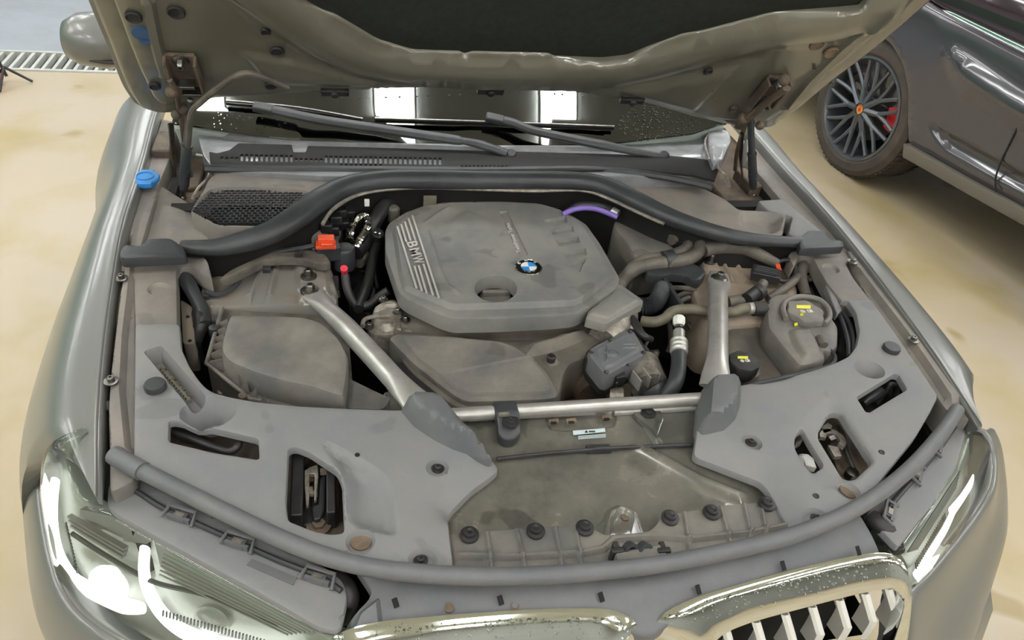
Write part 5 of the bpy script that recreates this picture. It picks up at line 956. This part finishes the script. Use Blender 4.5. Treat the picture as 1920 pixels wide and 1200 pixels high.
lay(.87, [(1600, 735), (1680, 695), (1710, 735), (1630, 780)], .02, 'dark', 'hollow_shade_sheet', 'dark sheet painted as shade below the slanted rectangular window of the right cover', 'panel')  # shade under this window is likewise a near-black sheet
hose('lamp_connector', [(1618, 757, .91), (1632, 745, .915), (1648, 735, .915)], [.006, .010, .012], 'rubber', 'cylindrical lamp connector in the slanted window of the right cover', 'connector')
hose('lamp_cable', [(1640, 758, .90), (1655, 738, .905), (1668, 722, .905), (1680, 726, .90), (1678, 745, .89)], .006, 'black', 'curved lamp cable in the slanted window of the right cover', 'cable')
# ================================================================== FRONT END OF THE CAR
def plane3(a, b, c):
    u = (b-a).normalized(); n = u.cross(c-a).normalized()
    if n.dot(CAM-a) < 0: n = -n
    return Plane(a, u, n.cross(u))
GZ = HZ(.93)
m = sheet(GZ, [(660, 1050), (900, 1075), (1200, 1062), (1450, 1010), (1610, 950), (1645, 985), (1672, 1022), (1680, 1045), (1600, 1052), (1480, 1080), (1330, 1122), (1262, 1150), (1240, 1166), (1215, 1170), (1160, 1150), (1080, 1144), (900, 1152), (760, 1164), (690, 1174), (640, 1180), (645, 1150), (668, 1125), (700, 1100)], .012, r=.005, cr=.012, grid=.018,
 tilt=lambda V: -.35*np.clip(.50-V[:, 1]+.35*np.clip(np.abs(V[:, 0])-.1, 0, 1)**1.3, 0, .2), feats=[area(uv(GZ, [(670, 1130), (712, 1105), (720, 1165), (650, 1170)]), .008, .006)])
gs = build('grille_shroud', m, 'seal', CAR)
for x, y in ((741, 1131), (938, 1126), (1127, 1120), (1309, 1106), (1468, 1061), (1609, 1033)):
    a = P(x-2, y-9, .926); c = P(x+3, y+8, .919); m = M(); m.tube([a, c], .0035, 8, flat=.5); build('shroud_slot', m, 'dark', gs)
for x, y in ((842, 1140), (965, 1137), (1272, 1100)): m = M(); m.lathe(P(x, y, .915), (0, -.2, 1), [(.006, 0), (.006, .002), (.004, .002), (.003, .001)], 14); build('shroud_pin', m, 'grime', gs)
# kidney grilles
def kidney(outer, inner, slats, lab):
    O_, _ = spline([P(*q) for q in outer], [0]*len(outer), 6); I_, _ = spline([P(*q) for q in inner], [0]*len(inner), 6)
    n = 60
    def rs(l):
        d = [0]
        for a, b in zip(l, l[1:]): d.append(d[-1]+(b-a).length)
        return [l[max(0, min(len(l)-2, int(np.searchsorted(d, t)-1)))].lerp(l[min(len(l)-1, max(1, int(np.searchsorted(d, t))))], (t-d[max(0, int(np.searchsorted(d, t)-1))])/max(1e-9, d[max(1, int(np.searchsorted(d, t)))]-d[max(0, int(np.searchsorted(d, t)-1))])) for t in np.linspace(0, d[-1]*.9999, n)]
    A, B = rs(O_), rs(I_); rows = []
    for k in range(n):
        a, b = A[k], B[k]; up = Vector((0, -.35, .9))
        rows.append([a+Vector((0, .006, -.035)), a+Vector((0, .002, -.006)), a+up*.002, a.lerp(b, .08)+up*.0045, a.lerp(b, .35)+up*.0065, a.lerp(b, .7)+up*.0065, a.lerp(b, .95)+up*.003, b, b+Vector((0, .006, -.003)), b+Vector((0, .016, -.010))])
    m = M(); m.loft(rows); g = build('kidney_surround', m, 'chrome', CAR, lab, sharp=60)
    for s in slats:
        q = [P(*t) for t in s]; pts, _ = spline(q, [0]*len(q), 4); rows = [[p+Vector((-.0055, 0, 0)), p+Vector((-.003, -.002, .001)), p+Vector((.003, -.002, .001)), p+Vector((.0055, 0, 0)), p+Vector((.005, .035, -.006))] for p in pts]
        m = M(); m.loft(rows, thick=(-.0015, .001, -.001)); build('grille_slat', m, 'white', g)  # white colour stands in for light panels mirrored in the silver slats
    return g
SR = [((x0, y0, .862), (x0+13, y0+45, .815), (x0+14, y0+56, .80), (x0-4, y0+84, .745)) for x0, y0 in ((1362, 1180), (1419, 1166), (1474, 1152), (1525, 1138), (1576, 1125), (1624, 1113), (1668, 1104))]
kidney([(1212, 1260, .80), (1216, 1215, .85), (1224, 1180, .895), (1245, 1150, .912), (1285, 1128, .916), (1330, 1112, .917), (1480, 1070, .917), (1600, 1043, .917), (1655, 1037, .915), (1688, 1050, .908), (1705, 1082, .89), (1708, 1125, .86), (1700, 1200, .79), (1680, 1280, .70)],
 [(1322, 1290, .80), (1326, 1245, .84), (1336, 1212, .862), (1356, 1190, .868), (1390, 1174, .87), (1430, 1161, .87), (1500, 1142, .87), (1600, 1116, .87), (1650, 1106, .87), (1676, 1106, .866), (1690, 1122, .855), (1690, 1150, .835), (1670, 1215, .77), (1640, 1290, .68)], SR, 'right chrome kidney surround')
SL_ = [((x0, y0, .862), (x0+2, y0+45, .815), (x0+3, y0+56, .80), (x0+2, y0+84, .745)) for x0, y0 in ((780, 1246), (840, 1238), (900, 1232), (960, 1226), (1020, 1221), (1080, 1220))]
kidney([(560, 1330, .80), (590, 1250, .86), (612, 1210, .89), (640, 1186, .905), (700, 1168, .912), (800, 1157, .915), (900, 1149, .916), (1000, 1143, .917), (1080, 1141, .917), (1140, 1143, .916), (1178, 1156, .912), (1196, 1178, .90), (1204, 1215, .86), (1206, 1280, .80)],
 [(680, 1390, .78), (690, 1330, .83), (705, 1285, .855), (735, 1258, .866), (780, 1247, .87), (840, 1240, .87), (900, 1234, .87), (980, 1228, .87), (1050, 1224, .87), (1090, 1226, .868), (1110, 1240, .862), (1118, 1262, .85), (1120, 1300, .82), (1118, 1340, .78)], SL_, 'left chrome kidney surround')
rows = []
for z in (.845, .72, .60, .50): rows.append([Vector((x, .462+.34*abs(x)**2.2, z)) for x in np.linspace(-.40, .40, 30).tolist()])
m = M(); m.loft(rows, thick=(0, .02, 0)); build('grille_core', m, 'dark', CAR)
m = M(); random.seed(9)
for k in range(260):
    if k < 130: x = random.uniform(700, 1180); q = P(x, 1150+random.uniform(8, 45)+(900-x)*.03*(x < 900), .915)
    else: x = random.uniform(1260, 1690); q = P(x, 1112-(x-1320)*.235+random.uniform(12, 50), .916)
    q += Vector((0, 0, -.002)); r = random.uniform(.0008, .0020); m.lathe(q, (0, -.35, 1), [(r, -.001), (r, 0), (r*.8, r*.5), (0, r*.7)], 6)
build('rain_drops', m, 'drop', CAR, kind='stuff')
# headlight carriers
def carrier(px, lab, z=.915):
    m = sheet(HZ(z), px, .008, r=.004, grid=.016, cr=.012); return build('lamp_carrier', m, 'trim', CAR)
cl = carrier([(203, 905), (225, 885), (262, 898), (340, 935), (440, 985), (540, 1035), (612, 1062), (645, 1090), (652, 1118), (638, 1185), (600, 1178), (480, 1108), (380, 1054), (285, 1002), (215, 962), (200, 945)], '')
m = M(); m.tube([P(*q) for q in ((225, 905, .92), (262, 925, .918), (310, 955, .918), (420, 1005, .918), (520, 1050, .918), (600, 1082, .918), (640, 1108, .918))], .004, 8); build('carrier_rail', m, 'rubber', cl)
m = M(); m.prism([P(*q, .9155) for q in ((472, 1048), (556, 1083), (550, 1098), (462, 1060))], (0, 0, .0008)); build('carrier_recess', m, 'seal', cl)
def clip(q, px, ang, parent):
    c = P(*q); t = Vector((math.cos(ang), math.sin(ang), 0)); n = Vector((-t.y, t.x, 0)); m = M()
    m.tube([c-t*.022-n*.008, c-t*.018+n*.008+Vector((0, 0, .006)), c+t*.018+n*.008+Vector((0, 0, .006)), c+t*.022-n*.010], .0028, 6, smooth=False); m.box(c-n*.001, t*.009, n*.006, (0, 0, .003)); m.box(c-n*.004, t*.016, n*.002, (0, 0, .004)); build('wire_clip', m, 'seal', parent)
    m = M(); m.box(c+Vector((0, 0, .004)), t*.006, n*.003, (0, 0, .001)); build('clip_tongue', m, 'cast', parent)
for q in ((338, 968, .92), (447, 1018, .92), (597, 1084, .92)): clip(q, 0, -.45, cl)
cr_ = carrier([(1800, 780), (1812, 812), (1796, 868), (1752, 942), (1684, 1026), (1668, 1010), (1645, 985), (1622, 962), (1665, 925), (1712, 885), (1772, 815)], '')
m = M(); m.tube([P(*q) for q in ((1790, 800, .92), (1762, 840, .918), (1720, 890, .918), (1672, 945, .918), (1650, 975, .918))], .004, 8); build('carrier_rail', m, 'rubber', cr_)
for q in ((1758, 838, .92), (1720, 890, .92), (1668, 962, .92)): clip(q, 0, .85, cr_)
for l in ([(1632, 968, .91), (1652, 985, .91), (1670, 1005, .90), (1684, 1032, .88)], [(628, 1085, .90), (648, 1105, .90), (654, 1130, .89), (640, 1165, .87)]):
    m = M(); m.tube([P(*q) for q in l], [.012, .014, .013, .010], 12); build('corner_gasket', m, 'black', CAR)
# headlights
def lamp(pl, outline, drls, blades, chips, lab):
    dm = lambda V: .014-1.1*((V-np.array(c0))**2).sum(1)*.35
    c0 = np.mean([pl.hit(*q) for q in outline], 0)
    root = build('headlight', sheet(Plane(pl.w(0, 0, -.05), pl.u, pl.v), [(x, y) for x, y in outline], .05, r=.01, grid=.03, cr=.01), 'lampd', CAR, lab)
    m = sheet(pl, outline, .035, r=.012, grid=.02, cr=.012, tilt=lambda V: .004+0*V[:, 0]); build('lamp_lens', m, 'lens', root, 'clear wet lens', sharp=70)
    m = sheet(Plane(pl.w(0, 0, -.030), pl.u, pl.v), outline, .01, r=.008, grid=.02, cr=.012, feats=[area([pl.hit(*q) for q in chips], -.012, .015)]); build('reflector', m, 'lampin', root)
    for l, r in drls: m = M(); m.tube([pl.P(x, y, -.016) for x, y in l], r, 12, up=pl.n, flat=.6); build('daylight_bar', m, 'drl', root, 'glowing white light bar')
    return root
LPn = plane3(P(173, 951, .90), P(600, 1190, .90), P(100, 1060, .76))
LO_ = [(106, 824), (86, 832), (74, 870), (72, 920), (80, 980), (93, 1045), (115, 1108), (155, 1160), (220, 1205), (320, 1255), (420, 1290), (520, 1310), (640, 1310), (640, 1200), (612, 1183), (480, 1114), (380, 1060), (285, 1006), (215, 966), (176, 953), (150, 930), (128, 885)]
lr = lamp(LPn, LO_, [([(104, 900), (98, 940), (98, 985), (106, 1030), (120, 1062), (140, 1088), (180, 1112), (230, 1134), (268, 1140)], [.007, .009, .010, .011, .012, .013, .014, .014, .009]), ([(272, 1028), (270, 1070), (278, 1105), (300, 1145), (335, 1178), (380, 1198), (450, 1215), (540, 1225)], [.008, .009, .011, .012, .012, .012, .012, .011])], None, [(150, 1010), (250, 1060), (262, 1120), (180, 1095), (135, 1060)], 'left headlight with two glowing hooked bars')
for i, (a, b) in enumerate((((125, 968), (232, 1030)), ((127, 976), (231, 1037)), ((131, 985), (228, 1044)))):
    m = M(); m.prism([LPn.P(a[0], a[1], -.014), LPn.P(b[0], b[1], -.014), LPn.P(b[0], b[1]+4, -.016), LPn.P(a[0], a[1]+4, -.016)], -LPn.n*.008); build('ribbed_trim', m, 'lampg', lr, flat=True)
m = M(); m.prism([LPn.P(*q, -.012) for q in ((150, 955), (210, 968), (285, 1010), (275, 1020), (232, 1015), (228, 1000), (150, 968))], -LPn.n*.01); build('upper_blade', m, 'lampg', lr, flat=True)
m = M(); m.prism([LPn.P(*q, -.014) for q in ((288, 1010), (600, 1182), (585, 1192), (480, 1160), (330, 1090), (300, 1060))], -LPn.n*.01); bl = build('lower_blade', m, 'lampg', lr, flat=True)
for k in range(7):
    m = M(); a = LPn.P(308+k*-1.5, 1032+k*7.5, -.0135); b = LPn.P(588-k*8, 1183+k*1.2, -.0135); m.tube([a, b], .0013, 6); build('blade_rib', m, 'lampin', bl)
m = M(); m.tube([LPn.P(*q, -.016) for q in ((135, 1000), (180, 1030), (250, 1072), (300, 1095), (400, 1120), (520, 1172))], .0035, 8); build('dark_spear', m, 'lampd', lr)
m = M(); c = LPn.P(205, 1095, -.028); m.lathe(c, LPn.n, [(.030, -.01), (.030, .004), (.024, .008), (0, .012)], 24, 1.3); build('projector_lens', m, 'beam', lr, 'glowing projector lens')
m = M(); c = LPn.P(400, 1160, -.028); m.lathe(c, LPn.n, [(.022, -.01), (.022, .004), (.018, .007), (0, .010)], 24, 1.5); build('projector_lens', m, 'lampin', lr)
RPn = plane3(P(1792, 871, .90), P(1690, 1030, .90), P(1835, 930, .80))
ro_ = [(1818, 806), (1842, 808), (1856, 826), (1866, 860), (1862, 915), (1835, 960), (1790, 1020), (1745, 1075), (1712, 1108), (1703, 1062), (1686, 1032), (1752, 946), (1795, 872)]
r2 = lamp(RPn, ro_, [([(1838, 825), (1836, 860), (1826, 895), (1806, 930), (1785, 958)], [.004, .005, .006, .007, .009]), ([(1786, 962), (1770, 995), (1745, 1035), (1716, 1078)], [.006, .007, .007, .006])], None, [(1800, 880), (1820, 880), (1810, 920), (1780, 940)], 'right headlight seen from the side, bars glowing')
for k in range(6):
    m = M(); m.tube([RPn.P(1800-k*1.5, 880+k*6+4, -.013), RPn.P(1702+k*3.5, 1035-k*1.0, -.013)], .0013, 6); build('blade_rib', m, 'lampg', r2)
m = M()
for k in range(22): a = RPn.P(1772-k*2.6, 968+k*4.4, -.012); m.box(a, RPn.u*.0008, RPn.v*.006, RPn.n*.001)
build('bar_notches', m, 'lampd', r2, kind='stuff', flat=True)
m = M()
for k in range(46):
    q = (118+k*.0, 0); 
    if k < 14: a = LPn.P(124+k*1.6, 985+k*6.5, -.010)
    else: j = k-14; a = LPn.P(306+j*6.5, 1150+j*1.9, -.006)
    m.box(a, LPn.u*.0008, LPn.v*.005, LPn.n*.001)
build('bar_notches', m, 'lampd', lr, kind='stuff', flat=True)
# tow/pad: bumper top between lamp and grille
# ================================================================== DARK SUV AT THE RIGHT
SV = Plane((2.44, 3.0, 0), (.16, -.987, 0), (0, 0, 1))
if SV.n.dot(CAM-SV.o) < 0: SV = Plane((2.44, 3.0, 0), (-.16, .987, 0), (0, 0, 1))
sv = thing('car', 'dark glossy sport utility vehicle parked at the right edge, spoked wheel visible', 'car', (3.0, 2.8, 0))
sv.name = 'car.001'
tl_ = lambda V: -.10*np.clip((V[:, 1]-.75)/.5, 0, 1)**2-.05*np.clip((.45-V[:, 1])/.3, 0, 1)
body_px = [(1640, 62), (1668, 82), (1690, 120), (1700, 165), (1700, 220), (1696, 270), (1725, 285), (1812, 335), (1925, 395), (2200, 540), (2200, 200), (1920, 108), (1742, 17), (1690, -15), (1560, -60), (1560, 20)]
m = sheet(SV, body_px, .05, r=.012, grid=.04, cr=.03, tilt=tl_, feats=[area(uv(SV, [(1738, 225), (1760, 232), (1880, 298), (1960, 340), (1950, 385), (1870, 345), (1765, 285), (1745, 255)]), -.03, .05), area(uv(SV, [(1755, 70), (1800, 80), (1920, 160), (2100, 250), (2100, 330), (1900, 250), (1780, 170)]), .03, .09)])
bd = build('body_side', m, 'suv', sv, sharp=60)
m = M(); m.tube([SV.P(*q, .003) for q in ((1925, 140), (1917, 213), (1895, 265), (1878, 300), (1867, 333), (1868, 360))], .004, 6); build('door_gap', m, 'dark', bd)
m = sheet(SV, [(1696, 268), (1725, 284), (1812, 334), (1925, 394), (2200, 540), (2200, 575), (1925, 425), (1812, 362), (1725, 312), (1694, 295)], .08, r=.006, grid=.04, tilt=lambda V: .01+0*V[:, 0]); build('side_sill', m, 'suvt', sv)
m = sheet(SV, [(1742, 17), (1760, 22), (1920, 100), (2200, 260), (2200, 275), (1920, 112), (1745, 25)], .02, r=.003, grid=.04, tilt=lambda V: -.075+0*V[:, 0]); build('belt_trim', m, 'chrome', sv)
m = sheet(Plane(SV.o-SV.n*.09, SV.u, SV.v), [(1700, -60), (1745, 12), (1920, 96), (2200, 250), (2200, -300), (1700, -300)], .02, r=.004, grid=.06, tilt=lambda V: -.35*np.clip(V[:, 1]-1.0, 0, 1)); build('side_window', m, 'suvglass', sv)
m = M(); o = SV.o-SV.n*1.0; m.box(o+Vector((0, 0, .62))-SV.u*0.4, SV.n*.88, SV.u*2.1, (0, 0, .28)); m.box(o+Vector((0, 0, 1.2))+SV.u*.2*(1 if SV.u.y < 0 else -1), SV.n*.62, SV.u*1.2, (0, 0, .32)); build('far_body', m, 'suv', sv, bevel=.08)
# wheel
wc = Vector((2.405, 3.40, .366)); ax = Vector((-.99, -.12, 0)).normalized(); sd = Vector((0, 0, 1)).cross(ax).normalized(); up = Vector((0, 0, 1))
def wl(r, a, h): return wc+sd*(r*math.cos(a))+up*(r*math.sin(a))+ax*h
m = M(); m.lathe(wc, ax, [(.272, -.26), (.33, -.27), (.36, -.245), (.366, -.20), (.366, -.05), (.358, -.015), (.33, .004), (.29, .006), (.272, -.004), (.27, -.26)], 72); ty = build('wheel', m, 'tyre', sv, 'wheel with low-profile tyre', sharp=30)
m = M()
for k in range(72):
    a = 2*math.pi*k/72
    for h0, h1 in ((-.02, -.075), (-.20, -.245)):
        p, q = wl(.3665, a, h0), wl(.3672, a+.03, h1); m.box((p+q)/2, (q-p)/2, (wl(.3665, a+.012, h0)-p)/2*1.0, (p-wc-ax*h0).normalized()*.003)
build('tread_blocks', m, 'tyre', ty, kind='stuff', flat=True)
m = M(); m.lathe(wc, ax, [(.275, -.02), (.275, .002), (.262, .004), (.252, -.012), (.248, -.05), (.245, -.20), (.26, -.20), (.27, -.02)], 64, caps=False); build('rim_ring', m, 'rim', ty, sharp=30)
m = M(); m.lathe(wc, ax, [(.25, -.19), (0, -.19)], 48); m.lathe(wc, ax, [(.17, -.12), (.17, -.105), (.06, -.10), (0, -.10)], 40); build('brake_disc', m, 'rimd', ty)
for k in range(10):
    a = 2*math.pi*(k+.25)/10; m = M()
    m.tube([wl(.03, a, -.012), wl(.12, a, -.026), wl(.145, a, -.026)], [.019, .015, .015], 6)
    for s in (-1, 1): m.tube([wl(.115, a+s*.02, -.024), wl(.19, a+s*.14, -.018), wl(.256, a+s*.2, -.008)], [.013, .011, .011], 6)
    build('spoke', m, 'rim', ty, sharp=20)
m = M(); m.lathe(wc, ax, [(.05, -.04), (.048, -.010), (.034, -.004), (0, -.003)], 24); build('hub', m, 'rim', ty)
m = M(); m.prism([wl(r, RAD(d), -.002) for r, d in ((.026, 55), (.024, 90), (.026, 125), (.024, 180), (.022, 215), (.030, 270), (.022, 325), (.024, 0))], ax*.003); cb = build('hub_crest', m, 'gold', ty, 'gold crest on the hub', flat=True)
m = M(); m.prism([wl(r, RAD(d), .0014) for r, d in ((.010, 60), (.010, 120), (.011, 200), (.015, 270), (.011, 340))], ax*.0012); m.box(wl(.017, RAD(90), .0015), sd*.012, up*.0025, ax*.0008); build('crest_shield', m, 'caliper', cb, flat=True)
m = M()
for k in range(7):
    a = -.75+k*.2+ (0 if sd.dot(AR) > 0 else 0); p0, p1 = wl(.135, a, -.06), wl(.205, a, -.06)
rows = []
sg = 0 if sd.dot(AR) > 0 else math.pi
for k in range(6): a = sg-.30*(1 if sg == 0 else -1)+(k*.13)*(1 if sg == 0 else -1)+.1; rows.append([wl(.15, a, -.05), wl(.18, a, -.045), wl(.228, a, -.05)])
m.loft(rows, thick=ax*-.05); build('brake_caliper', m, 'caliper', ty)
c = Vector((1.98, 4.3, .25));
